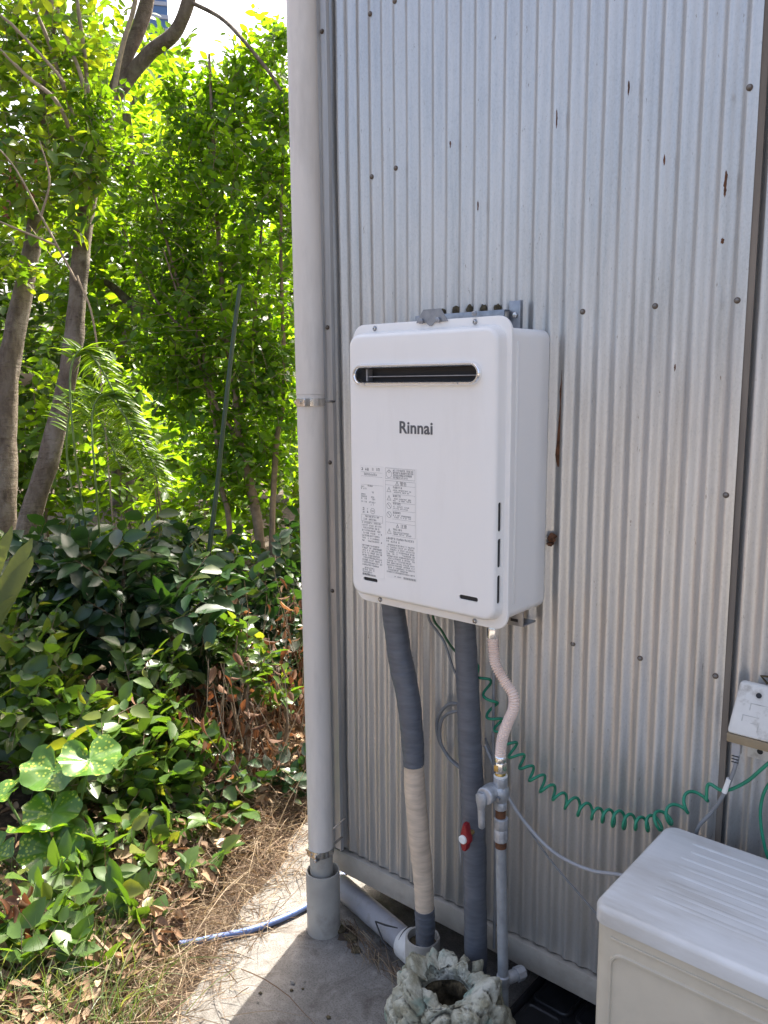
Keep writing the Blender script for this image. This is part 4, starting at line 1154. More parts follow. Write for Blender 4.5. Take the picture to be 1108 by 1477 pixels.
# ------------------------------------------------------------------ hose and crumbs on the pavement
bh = MB().tube(crom([(-0.150, -0.335, 0.008), (-0.128, -0.309, 0.009), (-0.094, -0.255, 0.0095), (-0.061, -0.2, 0.0095), (-0.037, -0.134, 0.0095), (-0.022, -0.05, 0.0095), (-0.03, 0.06, 0.0095), (-0.10, 0.2, 0.0095), (-0.25, 0.32, 0.0)], 10), 0.0072, 16).build('blue_hose', M['blue_hose'], None, smooth=80)
tag(bh, 'blue garden hose crossing the sunlit concrete left of the standpipe', 'hose')
rs = np.random.RandomState(21)
k = 0
spots = [(0.135, -0.245, 0.009), (0.150, -0.262, 0.006), (0.165, -0.243, 0.005), (0.152, -0.225, 0.004), (0.263, -0.265, 0.0075), (0.105, -0.31, 0.006), (0.12, -0.33, 0.005)]
for x, y, r in spots:
    o = lumpy('soil_crumb', (x, y, r * 0.3), (r * 0.7, r * 0.6, r * 0.4), k + 0.7, M['debris_and_shade'] if k % 3 else M['pebble'], None, 0.5)
    tag(o, 'small dark crumb of soil lying on the shaded concrete', 'crumb', 'soil crumbs on the concrete'); k += 1

for x, y, r in ((0.098, -0.058, 0.016), (0.118, -0.070, 0.012), (0.135, -0.062, 0.018), (0.150, -0.078, 0.010), (0.172, -0.082, 0.012), (0.112, -0.040, 0.014)):
    o = lumpy('soil_crumb', (x, y, r * 0.25), (r, r * 0.8, r * 0.5), k + 0.7, M['debris_and_shade'] if k % 2 else M['soil'], None, 0.6)
    tag(o, 'clod of dark soil beside the foot of the standpipe', 'crumb', 'soil clods by the standpipe'); k += 1

# ------------------------------------------------------------------ vegetation tools
def unit(a):
    return a / np.maximum(np.linalg.norm(a, axis=-1, keepdims=True), 1e-9)

def leaf_object(name, P, D, N, L, W, mat, parent=None, fold=0.35, curl=0.25):
    """one mesh of many folded leaves; every leaf is an island of 11 vertices"""
    P = np.asarray(P, float); D = unit(np.asarray(D, float)); N = np.asarray(N, float)
    T = unit(np.cross(N, D)); N = np.cross(D, T)
    n = len(P); L = np.broadcast_to(np.asarray(L, float), (n,))[:, None]; W = np.broadcast_to(np.asarray(W, float), (n,))[:, None]
    cu = (np.broadcast_to(np.asarray(curl, float), (n,)))[:, None] * L
    V = np.empty((n, 11, 3))
    V[:, 0] = P
    V[:, 10] = P + D * L - N * cu * 0.9
    for k, (t, w, cv) in enumerate(((0.16, 0.66, 0.02), (0.42, 1.0, 0.10), (0.74, 0.68, 0.42))):
        m = P + D * t * L - N * cu * cv
        V[:, 1 + k] = m - N * fold * 0.55 * W * w
        V[:, 4 + k] = m + T * W * w + N * fold * W * w * 0.45
        V[:, 7 + k] = m - T * W * w + N * fold * W * w * 0.45
    pat = np.array([0, 1, 4, 0, 7, 1, 1, 2, 5, 4, 1, 7, 8, 2, 2, 3, 6, 5, 2, 8, 9, 3, 3, 10, 6, 3, 9, 10])
    tot = np.array([3, 3, 4, 4, 4, 4, 3, 3])
    loops = (np.arange(n)[:, None] * 11 + pat[None]).ravel().astype(np.int32)
    lt = np.tile(tot, n).astype(np.int32)
    ls = np.concatenate([[0], np.cumsum(lt)[:-1]]).astype(np.int32)
    me = bpy.data.meshes.new(name)
    me.vertices.add(n * 11); me.vertices.foreach_set('co', V.ravel())
    me.loops.add(len(loops)); me.loops.foreach_set('vertex_index', loops)
    me.polygons.add(len(lt)); me.polygons.foreach_set('loop_start', ls); me.polygons.foreach_set('loop_total', lt)
    me.polygons.foreach_set('use_smooth', np.ones(len(lt), bool))
    me.update(calc_edges=True)
    o = link(name, me, mat, parent)
    if parent is not None: o['kind'] = 'stuff'
    return o

def blade_object(name, P, D, L, W, mat, parent=None, droop=0.5, rs=None, segs=4):
    """grass blades or straws: thin tapering strips that bend downwards"""
    P = np.asarray(P, float); D = unit(np.asarray(D, float)); n = len(P)
    L = np.broadcast_to(np.asarray(L, float), (n,)); W = np.broadcast_to(np.asarray(W, float), (n,))
    dr = np.broadcast_to(np.asarray(droop, float), (n,))
    S = unit(np.cross(D, rs.normal(size=(n, 3))))
    V = np.empty((n, (segs + 1) * 2, 3)); p = P.copy(); d = D.copy()
    for k in range(segs + 1):
        w = W * (1 - (k / segs) ** 2 * 0.85)
        V[:, 2 * k] = p - S * w[:, None] * 0.5; V[:, 2 * k + 1] = p + S * w[:, None] * 0.5
        d = unit(d + np.array([0, 0, -1]) * (dr / segs)[:, None] + rs.normal(scale=0.06, size=(n, 3)))
        p = p + d * (L / segs)[:, None]
    pat = []
    for k in range(segs):
        pat += [2 * k, 2 * k + 1, 2 * k + 3, 2 * k + 2]
    pat = np.array(pat)
    loops = (np.arange(n)[:, None] * ((segs + 1) * 2) + pat[None]).ravel().astype(np.int32)
    nf = n * segs
    me = bpy.data.meshes.new(name)
    me.vertices.add(V.shape[0] * V.shape[1]); me.vertices.foreach_set('co', V.ravel())
    me.loops.add(len(loops)); me.loops.foreach_set('vertex_index', loops)
    me.polygons.add(nf); me.polygons.foreach_set('loop_start', (np.arange(nf) * 4).astype(np.int32)); me.polygons.foreach_set('loop_total', np.full(nf, 4, np.int32))
    me.polygons.foreach_set('use_smooth', np.ones(nf, bool))
    me.update(calc_edges=True)
    return link(name, me, mat, parent)

def in_ellipsoids(rs, vols, n, shell=0.35):
    """points in a union of ellipsoids, denser toward the outside"""
    w = np.array([v[3] * v[4] * v[5] for v in vols]) ** 0.75
    w = w / w.sum()
    out = []
    for v, k in zip(vols, rs.multinomial(n, w)):
        d = unit(rs.normal(size=(k, 3)))
        r = (shell + (1 - shell) * rs.rand(k) ** 0.5)[:, None]
        out.append(np.array(v[:3]) + d * r * np.array(v[3:6]))
    return np.concatenate(out)

def sprays(rs, tips, length, per, up_bias=0.2, out_from=None, droop=0.0):
    """leafy twigs: returns per-leaf position, direction, normal and the twig segments"""
    n = len(tips)
    d = rs.normal(size=(n, 3)); d[:, 2] = d[:, 2] * 0.6 + up_bias
    if out_from is not None:
        d = unit(d) + 0.7 * unit(tips - out_from)
    d = unit(d)
    ln = length * rs.uniform(0.6, 1.3, n)
    t = (np.arange(per) + 0.5) / per
    pos = tips[:, None, :] + d[:, None, :] * (ln[:, None] * (t[None] - 0.5))[..., None]
    pos = pos + np.array([0, 0, -1]) * (droop * (t ** 2))[None, :, None] * ln[:, None, None]
    side = unit(np.cross(d, rs.normal(scale=0.5, size=(n, 3)) + np.array([0, 0, 1])))
    sg = np.where(np.arange(per) % 2 == 0, 1.0, -1.0)
    ld = d[:, None, :] * 0.55 + side[:, None, :] * sg[None, :, None] * 0.85 + rs.normal(scale=0.28, size=(n, per, 3))
    nr = np.cross(side, d)
    nr = np.where(nr[:, 2:3] < 0, -nr, nr)
    nn = nr[:, None, :] + rs.normal(scale=0.45, size=(n, per, 3)) + np.array([0, 0, 0.35])
    seg = (tips - d * (ln * 0.5)[:, None], tips + d * (ln * 0.42)[:, None])
    return pos.reshape(-1, 3), ld.reshape(-1, 3), nn.reshape(-1, 3), seg

def twig_object(name, A, B, r, mat, parent):
    """many thin three-sided twigs in one mesh"""
    A = np.asarray(A); B = np.asarray(B); n = len(A); d = unit(B - A)
    s = unit(np.cross(d, np.array([0.3, 0.5, 0.8]))); u = np.cross(d, s)
    V = np.empty((n, 6, 3))
    for k in range(3):
        a = 2 * math.pi * k / 3
        o = (s * math.cos(a) + u * math.sin(a))
        V[:, k] = A + o * r; V[:, 3 + k] = B + o * r * 0.5
    f = []
    pat = [(0, 1, 4, 3), (1, 2, 5, 4), (2, 0, 3, 5)]
    F = (np.arange(n)[:, None, None] * 6 + np.array(pat)[None]).reshape(-1, 4)
    me = bpy.data.meshes.new(name)
    me.from_pydata(V.reshape(-1, 3).tolist(), [], F.tolist())
    o = link(name, me, mat, parent)
    o['kind'] = 'stuff'
    return o

def trunk(name, pts, rads, mat, parent, seed=0, n=18, knots=0.19):
    P = crom(pts, 8); mb = MB(); loops = []
    a = Vector((1, 0, 0))
    for i, p in enumerate(P):
        t = (P[min(i + 1, len(P) - 1)] - P[max(i - 1, 0)]).normalized()
        a = (a - t * a.dot(t)).normalized(); b_ = t.cross(a)
        r = np.interp(i / (len(P) - 1), np.linspace(0, 1, len(rads)), rads); lp = []
        for j in range(n):
            th = 2 * math.pi * j / n
            o = a * math.cos(th) + b_ * math.sin(th)
            k = 1 + knots * noise.noise(Vector((p.x * 3 + seed, p.z * 5, j * 0.35))) + knots * 0.8 * noise.noise(o * 1.6 + Vector((seed, 0, p.z * 9)))
            lp.append(p + o * r * k)
        loops.append(lp)
    mb.loft(loops)
    return mb.build(name, mat, parent, smooth=70)

# ------------------------------------------------------------------ garden: big shrub
rs = np.random.RandomState(100)
sh = tag(empty('leafy_shrub'), 'tall bright green leafy shrub with several thin stems beside the downpipe', 'shrub')
STEMS = [([(-1.54, 1.13, -0.03), (-1.55, 1.14, 0.52), (-1.60, 1.15, 0.75), (-1.67, 1.14, 1.0), (-1.71, 1.16, 1.23), (-1.77, 1.16, 1.52), (-1.81, 1.18, 1.77), (-1.88, 1.22, 2.25), (-1.95, 1.27, 2.8)], [0.026, 0.022, 0.018, 0.012, 0.006]),
         ([(-1.67, 1.14, 1.0), (-1.78, 1.09, 1.2), (-1.85, 1.08, 1.45), (-1.95, 1.05, 1.71), (-2.1, 1.02, 2.2)], [0.013, 0.010, 0.005]),
         ([(-1.49, 1.16, -0.03), (-1.51, 1.18, 0.56), (-1.54, 1.25, 1.0), (-1.54, 1.31, 1.26), (-1.56, 1.33, 1.9), (-1.58, 1.4, 2.6)], [0.018, 0.014, 0.010, 0.005]),
         ([(-1.64, 1.05, -0.03), (-1.67, 1.06, 0.62), (-1.72, 1.06, 0.81), (-1.75, 1.07, 1.01), (-1.81, 1.07, 1.26), (-2.0, 1.0, 1.9)], [0.015, 0.012, 0.008, 0.004]),
         ([(-1.69, 1.15, 1.10), (-1.66, 1.20, 1.3), (-1.68, 1.29, 1.77), (-1.71, 1.43, 2.57)], [0.011, 0.008, 0.004]),
         ([(-1.85, 1.08, 1.45), (-2.1, 1.0, 1.7), (-2.3, 0.95, 2.1)], [0.008, 0.006, 0.003])]
for i, (p, r) in enumerate(STEMS):
    trunk('stem', p, r, M['stem'], sh, i, 9)
vols = [(-1.88, 1.22, 2.05, 0.34, 0.20, 0.55), (-2.12, 1.08, 2.02, 0.30, 0.18, 0.42), (-1.64, 1.34, 1.75, 0.22, 0.18, 0.50), (-1.84, 1.14, 1.45, 0.36, 0.20, 0.42), (-1.60, 1.28, 1.12, 0.24, 0.18, 0.36), (-2.02, 1.06, 1.42, 0.26, 0.18, 0.36), (-1.90, 1.35, 2.52, 0.26, 0.16, 0.24), (-1.60, 1.36, 2.35, 0.12, 0.12, 0.40), (-1.78, 1.15, 0.92, 0.28, 0.18, 0.26), (-2.26, 0.90, 2.42, 0.20, 0.12, 0.20), (-1.84, 1.40, 2.70, 0.22, 0.12, 0.16), (-1.58, 1.42, 2.72, 0.08, 0.08, 0.22), (-2.08, 1.25, 2.62, 0.18, 0.12, 0.16), (-1.52, 1.40, 2.45, 0.09, 0.09, 0.32), (-1.72, 1.42, 2.84, 0.12, 0.08, 0.12)]
tips = in_ellipsoids(rs, vols, 2000, 0.2)
P_, D_, N_l, seg = sprays(rs, tips, 0.17, 8, 0.25, np.array([-1.75, 1.15, 1.5]))
L_ = rs.uniform(0.026, 0.056, len(P_))
leaf_object('foliage', P_, D_, N_l, L_, L_ * 0.30, M['leaf_privet'], sh)
twig_object('twigs', seg[0], seg[1], 0.0016, M['stem'], sh)

# trees with bare trunks at the left
def crown(parent, rs, vols, n, per, ln, leaf, mat, centre, width=0.26, name='crown', twig=0.002, droop=0.0, up=0.2):
    tips = in_ellipsoids(rs, vols, n, 0.3)
    P, D, N, seg = sprays(rs, tips, ln, per, up, np.array(centre), droop)
    L = rs.uniform(leaf * 0.7, leaf * 1.25, len(P))
    o = leaf_object(name, P, D, N, L, L * width, mat, parent)
    twig_object('twigs', seg[0], seg[1], twig, M['stem'], parent)
    return o

ta = tag(empty('garden_tree'), 'leaning grey tree trunk at the far left edge with sparse yellow-green leaves', 'tree')
trunk('trunk', [(-2.82, 0.46, -0.03), (-2.84, 0.5, 0.21), (-2.89, 0.57, 0.77), (-2.93, 0.64, 1.23), (-2.92, 0.72, 1.59), (-2.95, 0.84, 1.95), (-2.99, 0.96, 2.35), (-3.05, 1.03, 2.66), (-3.14, 1.12, 3.12), (-3.2, 1.2, 3.7)], [0.084, 0.077, 0.066, 0.051, 0.043, 0.040, 0.037, 0.03], M['bark'], ta, 1)
for i, (p, r) in enumerate([([(-3.04, 1.02, 2.6), (-2.85, 0.95, 2.85), (-2.6, 0.9, 3.1)], [0.022, 0.012, 0.006]), ([(-3.0, 0.97, 2.4), (-3.3, 0.8, 2.7), (-3.6, 0.7, 3.1)], [0.02, 0.012, 0.006])]):
    trunk('limb', p, r, M['bark'], ta, i + 5, 8)
crown(ta, np.random.RandomState(7), [(-3.1, 1.0, 3.25, 0.7, 0.5, 0.45), (-2.75, 0.9, 2.75, 0.3, 0.3, 0.3), (-3.3, 0.7, 2.7, 0.4, 0.3, 0.4), (-2.85, 0.75, 2.35, 0.25, 0.15, 0.25)], 400, 7, 0.24, 0.066, M['leaf_yellow'], (-3.1, 1, 2.6))

tb_ = tag(empty('garden_tree'), 'curved grey-brown tree trunk forking in two high above the shrub', 'tree')
trunk('trunk', [(-2.50, 0.36, -0.03), (-2.49, 0.4, 0.22), (-2.48, 0.49, 0.61), (-2.45, 0.57, 0.84), (-2.42, 0.66, 1.14), (-2.40, 0.74, 1.46), (-2.46, 0.83, 1.8), (-2.51, 0.92, 2.11), (-2.49, 1.0, 2.41), (-2.46, 1.08, 2.68)], [0.058, 0.053, 0.048, 0.043, 0.040, 0.037, 0.036], M['bark'], tb_, 2)
trunk('limb', [(-2.48, 1.05, 2.58), (-2.44, 1.13, 2.85), (-2.40, 1.2, 3.01), (-2.37, 1.26, 3.22), (-2.33, 1.38, 3.8)], [0.038, 0.034, 0.032, 0.028], M['bark'], tb_, 3, 12)
trunk('limb', [(-2.47, 1.08, 2.68), (-2.35, 1.21, 2.88), (-2.22, 1.27, 2.96), (-2.14, 1.3, 3.08), (-2.12, 1.36, 3.33), (-2.15, 1.4, 3.8)], [0.038, 0.036, 0.033, 0.030, 0.026], M['bark'], tb_, 4, 12)
trunk('branch', [(-2.13, 1.31, 3.09), (-1.93, 1.33, 2.97), (-1.76, 1.31, 2.83), (-1.58, 1.3, 2.65), (-1.5, 1.3, 2.55)], [0.010, 0.0095, 0.009, 0.005], M['bark'], tb_, 6, 8)
for i, (p, r) in enumerate([([(-2.45, 0.93, 2.3), (-2.45, 0.93, 2.58), (-2.44, 0.92, 2.82), (-2.44, 0.9, 3.06), (-2.47, 0.92, 3.4)], [0.014, 0.011, 0.009, 0.006]),
                           ([(-2.44, 1.02, 2.4), (-2.37, 1.0, 2.58), (-2.36, 1.07, 2.87), (-2.33, 1.14, 3.1), (-2.3, 1.2, 3.5)], [0.014, 0.013, 0.011, 0.008]),
                           ([(-2.5, 0.95, 2.3), (-2.54, 0.87, 2.65), (-2.53, 0.79, 2.87), (-2.61, 0.76, 3.06), (-2.75, 0.7, 3.4)], [0.012, 0.010, 0.008, 0.005]),
                           ([(-2.46, 0.9, 2.2), (-2.25, 0.68, 2.48), (-2.38, 0.6, 2.63), (-2.49, 0.54, 2.75), (-2.7, 0.4, 3.0)], [0.010, 0.009, 0.007, 0.004]),
                           ([(-2.25, 0.7, 2.6), (-2.32, 0.67, 2.69), (-2.45, 0.59, 2.85), (-2.5, 0.56, 2.9), (-2.7, 0.45, 3.1)], [0.007, 0.007, 0.006, 0.003]),
                           ([(-2.48, 0.93, 2.3), (-2.38, 0.87, 2.64), (-2.46, 0.85, 2.87), (-2.53, 0.83, 3.07), (-2.65, 0.8, 3.4)], [0.010, 0.009, 0.007, 0.004])]):
    trunk('branch', p, r, M['twig'], tb_, i + 8, 7)
crown(tb_, np.random.RandomState(8), [(-2.5, 0.75, 2.75, 0.30, 0.25, 0.35), (-2.3, 0.7, 2.3, 0.28, 0.2, 0.22), (-2.6, 0.7, 2.35, 0.25, 0.2, 0.3), (-2.45, 0.78, 2.15, 0.25, 0.12, 0.2), (-2.75, 0.7, 2.0, 0.2, 0.15, 0.3), (-2.2, 1.3, 3.6, 0.5, 0.4, 0.25)], 250, 6, 0.22, 0.068, M['leaf_yellow'], (-2.4, 0.9, 2.6))

# withered twig reaching in front of the trunks
dt = tag(empty('bare_twig'), 'thin bare twigs with a few reddish withered leaves before the left trunks', 'twig')
for i, p in enumerate([[(-1.85, 0.47, 1.70), (-1.98, 0.41, 1.96), (-2.08, 0.36, 2.16), (-2.2, 0.3, 2.3)], [(-1.92, 0.44, 1.84), (-2.05, 0.3, 1.92), (-2.2, 0.2, 2.0)], [(-1.98, 0.41, 1.96), (-1.95, 0.44, 2.1), (-1.97, 0.42, 2.25)], [(-1.84, 0.47, 1.72), (-1.78, 0.5, 1.5), (-1.74, 0.5, 0.9), (-1.72, 0.5, -0.03)]]):
    trunk('stem', p, [0.0048, 0.004, 0.002], M['twig'], dt, i + 20, 6)
rs2 = np.random.RandomState(15)
P = np.concatenate([rs2.normal([-2.1, 0.33, 2.12], [0.07, 0.06, 0.05], (26, 3)), rs2.normal([-2.22, 0.25, 1.98], [0.06, 0.06, 0.05], (12, 3))])
leaf_object('dry_leaves', P, rs2.normal(size=(38, 3)) + [0, 0, -0.8], rs2.normal(size=(38, 3)), rs2.uniform(0.02, 0.035, 38), 0.006, M['leaf_brown'], dt)

# garden stake
st = MB().tube(crom([(-1.41, 0.66, -0.03), (-1.41, 0.69, 0.35), (-1.41, 0.74, 0.58), (-1.412, 0.80, 0.86), (-1.41, 0.84, 1.09), (-1.422, 0.92, 1.46), (-1.43, 0.975, 1.69)], 8), list(np.linspace(0.0105, 0.009, 49)), 12).build('garden_stake', M['stake'], None, smooth=80)
tag(st, 'slim dark green garden stake leaning in front of the shrub', 'stake')

# narrow-leaved arching plant
rs3 = np.random.RandomState(31)
np_ = tag(empty('narrow_leaf_plant'), 'arching stem plant with rows of narrow yellow-green leaves left of centre', 'plant')
arcs = [[(-1.40, 0.30, -0.03), (-1.36, 0.18, 0.7), (-1.27, 0.10, 1.09), (-1.30, 0.12, 1.32), (-1.28, 0.16, 1.40), (-1.23, 0.19, 1.34), (-1.16, 0.22, 1.20), (-1.11, 0.23, 1.08), (-1.07, 0.25, 0.97)],
        [(-1.38, 0.32, -0.03), (-1.30, 0.2, 0.6), (-1.20, 0.13, 0.95), (-1.23, 0.15, 1.18), (-1.21, 0.19, 1.25), (-1.15, 0.22, 1.18), (-1.07, 0.26, 1.04), (-1.04, 0.27, 0.94)],
        [(-1.42, 0.28, -0.03), (-1.40, 0.2, 0.6), (-1.36, 0.12, 1.0), (-1.35, 0.14, 1.20), (-1.31, 0.18, 1.24), (-1.24, 0.2, 1.12), (-1.19, 0.22, 1.0)]]
for a in arcs:
    pts = crom(a, 16); trunk('stem', a, [0.004, 0.0032, 0.002], M['green_stem'], np_, 3, 6)
    PP = []; DD = []; NN = []; LL = []
    k0 = int(len(pts) * 0.42)
    for i in range(k0, len(pts) - 1):
        t = (pts[i + 1] - pts[i]).normalized()
        for s_ in (1, -1):
            sd_ = Vector((0.78, 0.58, 0.05)) * s_
            d = (sd_ * 0.9 + t * 0.45 + Vector((0, 0, 0.18)) + Vector(rs3.normal(scale=0.14, size=3).tolist()))
            PP.append(pts[i]); DD.append(d); NN.append(Vector((rs3.normal() * 0.3, -0.5 + rs3.normal() * 0.3, 0.9))); LL.append(rs3.uniform(0.06, 0.11) * (1 - 0.35 * (i - k0) / (len(pts) - k0)))
    leaf_object('narrow_leaves', [tuple(p) for p in PP], [tuple(p) for p in DD], [tuple(p) for p in NN], np.array(LL), 0.0056, M['leaf_narrow'], np_, 0.5, 0.35)

# dark glossy bush, middle left
def bush(name, label, vols, n, per, ln, leaf, width, mat, seed, stems, cat='bush', centre=None, up=0.3, group=None):
    rs = np.random.RandomState(seed)
    b = tag(empty(name), label, cat, group)
    v = np.array([q[:3] for q in vols]); c = v.mean(0) if centre is None else np.array(centre)
    for i in range(stems):
        q = vols[i % len(vols)]
        base = (q[0] + rs.uniform(-.1, .1), q[1] + rs.uniform(-.1, .1), -0.03)
        top = (q[0] + rs.uniform(-.5, .5) * q[3], q[1] + rs.uniform(-.5, .5) * q[4], q[2] + q[5] * 0.5)
        mid = ((base[0] + top[0]) / 2 + rs.uniform(-.05, .05), (base[1] + top[1]) / 2 + rs.uniform(-.05, .05), (base[2] + top[2]) / 2)
        trunk('stem', [base, mid, top], [0.009, 0.006, 0.003], M['stem'], b, i, 6)
    tips = in_ellipsoids(rs, vols, n, 0.3)
    tips[:, 2] = np.maximum(tips[:, 2], 0.02)
    P, D, N, seg = sprays(rs, tips, ln, per, up, c - [0, 0, 0.3])
    L = leaf * (0.35 + 1.0 * rs.rand(len(P)) ** 0.8)
    leaf_object('foliage', P, D, N, L, L * width, mat, b)
    twig_object('twigs', seg[0], seg[1], 0.0016, M['stem'], b)
    return b

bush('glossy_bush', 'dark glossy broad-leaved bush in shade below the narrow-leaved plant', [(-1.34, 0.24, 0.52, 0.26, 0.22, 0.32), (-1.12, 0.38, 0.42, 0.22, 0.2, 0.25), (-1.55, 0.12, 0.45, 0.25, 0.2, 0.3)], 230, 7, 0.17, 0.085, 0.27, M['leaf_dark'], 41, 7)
bush('ground_cover_bush', 'low leafy ground cover with pale sheen at the left edge', [(-1.08, -0.16, 0.22, 0.28, 0.18, 0.24), (-0.88, -0.12, 0.16, 0.24, 0.18, 0.18), (-1.30, -0.14, 0.34, 0.2, 0.18, 0.24), (-0.78, 0.02, 0.13, 0.22, 0.16, 0.14)], 330, 6, 0.12, 0.062, 0.31, M['leaf_ivy'], 42, 8)
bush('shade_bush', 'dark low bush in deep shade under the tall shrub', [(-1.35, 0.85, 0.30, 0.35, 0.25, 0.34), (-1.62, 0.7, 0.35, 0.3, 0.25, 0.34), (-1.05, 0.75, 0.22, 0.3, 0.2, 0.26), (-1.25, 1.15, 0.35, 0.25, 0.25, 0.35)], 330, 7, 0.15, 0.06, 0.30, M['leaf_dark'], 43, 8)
bush('low_sprig_plant', 'small fresh green sprig with rounded leaves above the withered bush', [(-0.72, 0.36, 0.34, 0.10, 0.08, 0.07), (-0.84, 0.42, 0.40, 0.08, 0.07, 0.06), (-0.62, 0.40, 0.28, 0.08, 0.06, 0.06)], 40, 6, 0.10, 0.048, 0.33, M['leaf_ivy'], 44, 5, 'plant')
bush('low_sprig_plant', 'low green sprig with oval leaves beside the withered bush, nearer the ground cover', [(-0.98, 0.16, 0.32, 0.12, 0.1, 0.10), (-0.86, 0.10, 0.24, 0.10, 0.08, 0.08)], 46, 6, 0.11, 0.055, 0.31, M['leaf_ivy'], 45, 4, 'plant')
bush('understory_bush', 'sunlit yellow-green undergrowth behind the leaning trunks', [(-3.2, 1.5, 0.8, 0.6, 0.5, 0.75), (-2.6, 1.6, 0.7, 0.5, 0.4, 0.7), (-3.8, 1.2, 0.9, 0.6, 0.5, 0.8), (-2.2, 1.2, 0.6, 0.35, 0.35, 0.55)], 520, 7, 0.22, 0.075, 0.30, M['leaf_tree'], 46, 8)

bush('understory_bush', 'leafy undergrowth glimpsed through the lower stems of the tall shrub', [(-2.5, 2.3, 0.75, 0.55, 0.4, 0.75), (-1.75, 2.3, 0.65, 0.45, 0.4, 0.65), (-3.2, 2.2, 0.8, 0.5, 0.4, 0.8), (-2.1, 2.6, 1.1, 0.5, 0.4, 0.5)], 480, 7, 0.22, 0.07, 0.30, M['leaf_tree'], 47, 8)
bush('ground_cover_bush', 'leafy ground cover running out of the picture at the far left below the strap leaves', [(-1.65, -0.35, 0.2, 0.35, 0.25, 0.24), (-1.95, -0.05, 0.26, 0.35, 0.25, 0.3), (-1.25, -0.50, 0.14, 0.3, 0.18, 0.18), (-2.2, 0.25, 0.3, 0.3, 0.25, 0.34)], 360, 6, 0.13, 0.065, 0.31, M['leaf_ivy'], 48, 8)
# withered bush with hanging brown leaves
rs4 = np.random.RandomState(51)
wb_ = tag(empty('withered_bush'), 'withered bush with curled red-brown leaves low beside the downpipe', 'bush')
A = []; B = []; PP = []; DD = []
for i in range(125):
    b0 = np.array([rs4.uniform(-1.25, -0.42), rs4.uniform(0.10, 0.80), -0.03])
    t0 = b0 + np.array([rs4.uniform(-.15, .15), rs4.uniform(-.15, .1), rs4.uniform(0.22, 0.62)])
    t0[2] *= np.clip(0.45 + (b0[1] + 0.1) * 0.9, 0.4, 1.0)
    m0 = (b0 + t0) / 2 + rs4.normal(scale=0.03, size=3)
    A += [b0, m0]; B += [m0, t0]
    for k in range(rs4.randint(4, 12)):
        t = rs4.uniform(0.35, 1.0)
        PP.append(b0 + (t0 - b0) * t + rs4.normal(scale=0.02, size=3)); DD.append(np.array([rs4.normal() * 0.5, rs4.normal() * 0.5, -0.8]))
twig_object('stems', A, B, 0.0022, M['twig'], wb_)
nb = len(PP)
leaf_object('dry_leaves', PP, DD, rs4.normal(size=(nb, 3)), rs4.uniform(0.022, 0.055, nb), rs4.uniform(0.004, 0.012, nb), M['leaf_brown'], wb_, 0.9, 0.6)

# spotted round-leaved plant: every leaf a part
def round_leaf(c, rad, tilt, yaw, seed, parent, fold=0.25, cup=0.18):
    rs = np.random.RandomState(seed)
    rings, n = 9, 52
    vs = [(0, 0, 0)]; fs = []
    for i in range(1, rings + 1):
        r = i / rings
        for j in range(n):
            th = 2 * math.pi * j / n
            # kidney shape: deep notch at th = pi where the stalk joins
            nt_ = abs(((th - math.pi + math.pi) % (2 * math.pi)) - math.pi)
            k = 1 - 0.78 * math.exp(-(nt_ / 0.26) ** 2)
            scal = 1 + 0.045 * math.cos(th * 9 + seed) * r
            x = rad * r * k * scal * math.cos(th); y = rad * 1.12 * r * k * scal * math.sin(th)
            z = cup * rad * (r ** 2) * (0.4 + 0.6 * math.cos(2 * th)) + fold * abs(y) * 0.7 + 0.10 * rad * r * r * math.sin(5 * th + seed) \
                + 0.05 * rad * noise.noise(Vector((x * 30, y * 30, seed))) + 0.055 * rad * abs(math.sin(th * 5)) ** 0.6 * r
            vs.append((x, y, z))
    for j in range(n):
        fs.append((0, 1 + j, 1 + (j + 1) % n))
    for i in range(rings - 1):
        for j in range(n):
            a = 1 + i * n + j; b_ = 1 + i * n + (j + 1) % n
            fs.append((a, a + n, b_ + n, b_))
    mt = Matrix.Translation(c) @ Matrix.Rotation(yaw, 4, 'Z') @ Matrix.Rotation(tilt, 4, 'Y')
    mb = MB(); mb.add([mt @ Vector(v) for v in vs], fs)
    o = mb.build('leaf', M['leaf_spot'], parent, smooth=180, recalc=False)
    base = Vector((-0.66, -0.36, -0.03))
    mid = (Vector(c) + base) / 2 + Vector((0, 0, -0.02))
    MB().tube(crom([base, mid, Vector(c)], 6), 0.0035, 8).build('stalk', M['green_stem'], o, smooth=80)
    return o
fp = tag(empty('spotted_leaf_plant'), 'broad round leaves with yellow spots on a low plant at lower left', 'plant')
for i, (c, r_, ti, ya) in enumerate([((-0.72, -0.32, 0.245), 0.078, 0.5, -0.9), ((-0.665, -0.245, 0.265), 0.075, 0.42, -0.3), ((-0.655, -0.365, 0.165), 0.066, 0.45, -0.6), ((-0.60, -0.40, 0.095), 0.074, 0.55, -0.75),
                                     ((-0.64, -0.41, 0.135), 0.072, 0.35, 2.4), ((-0.71, -0.50, 0.085), 0.062, 0.4, -1.6), ((-0.78, -0.43, 0.20), 0.055, 0.3, -2.2), ((-0.59, -0.33, 0.10), 0.040, 0.5, 0.2)]):
    round_leaf(c, r_, ti, ya, i + 2, fp)

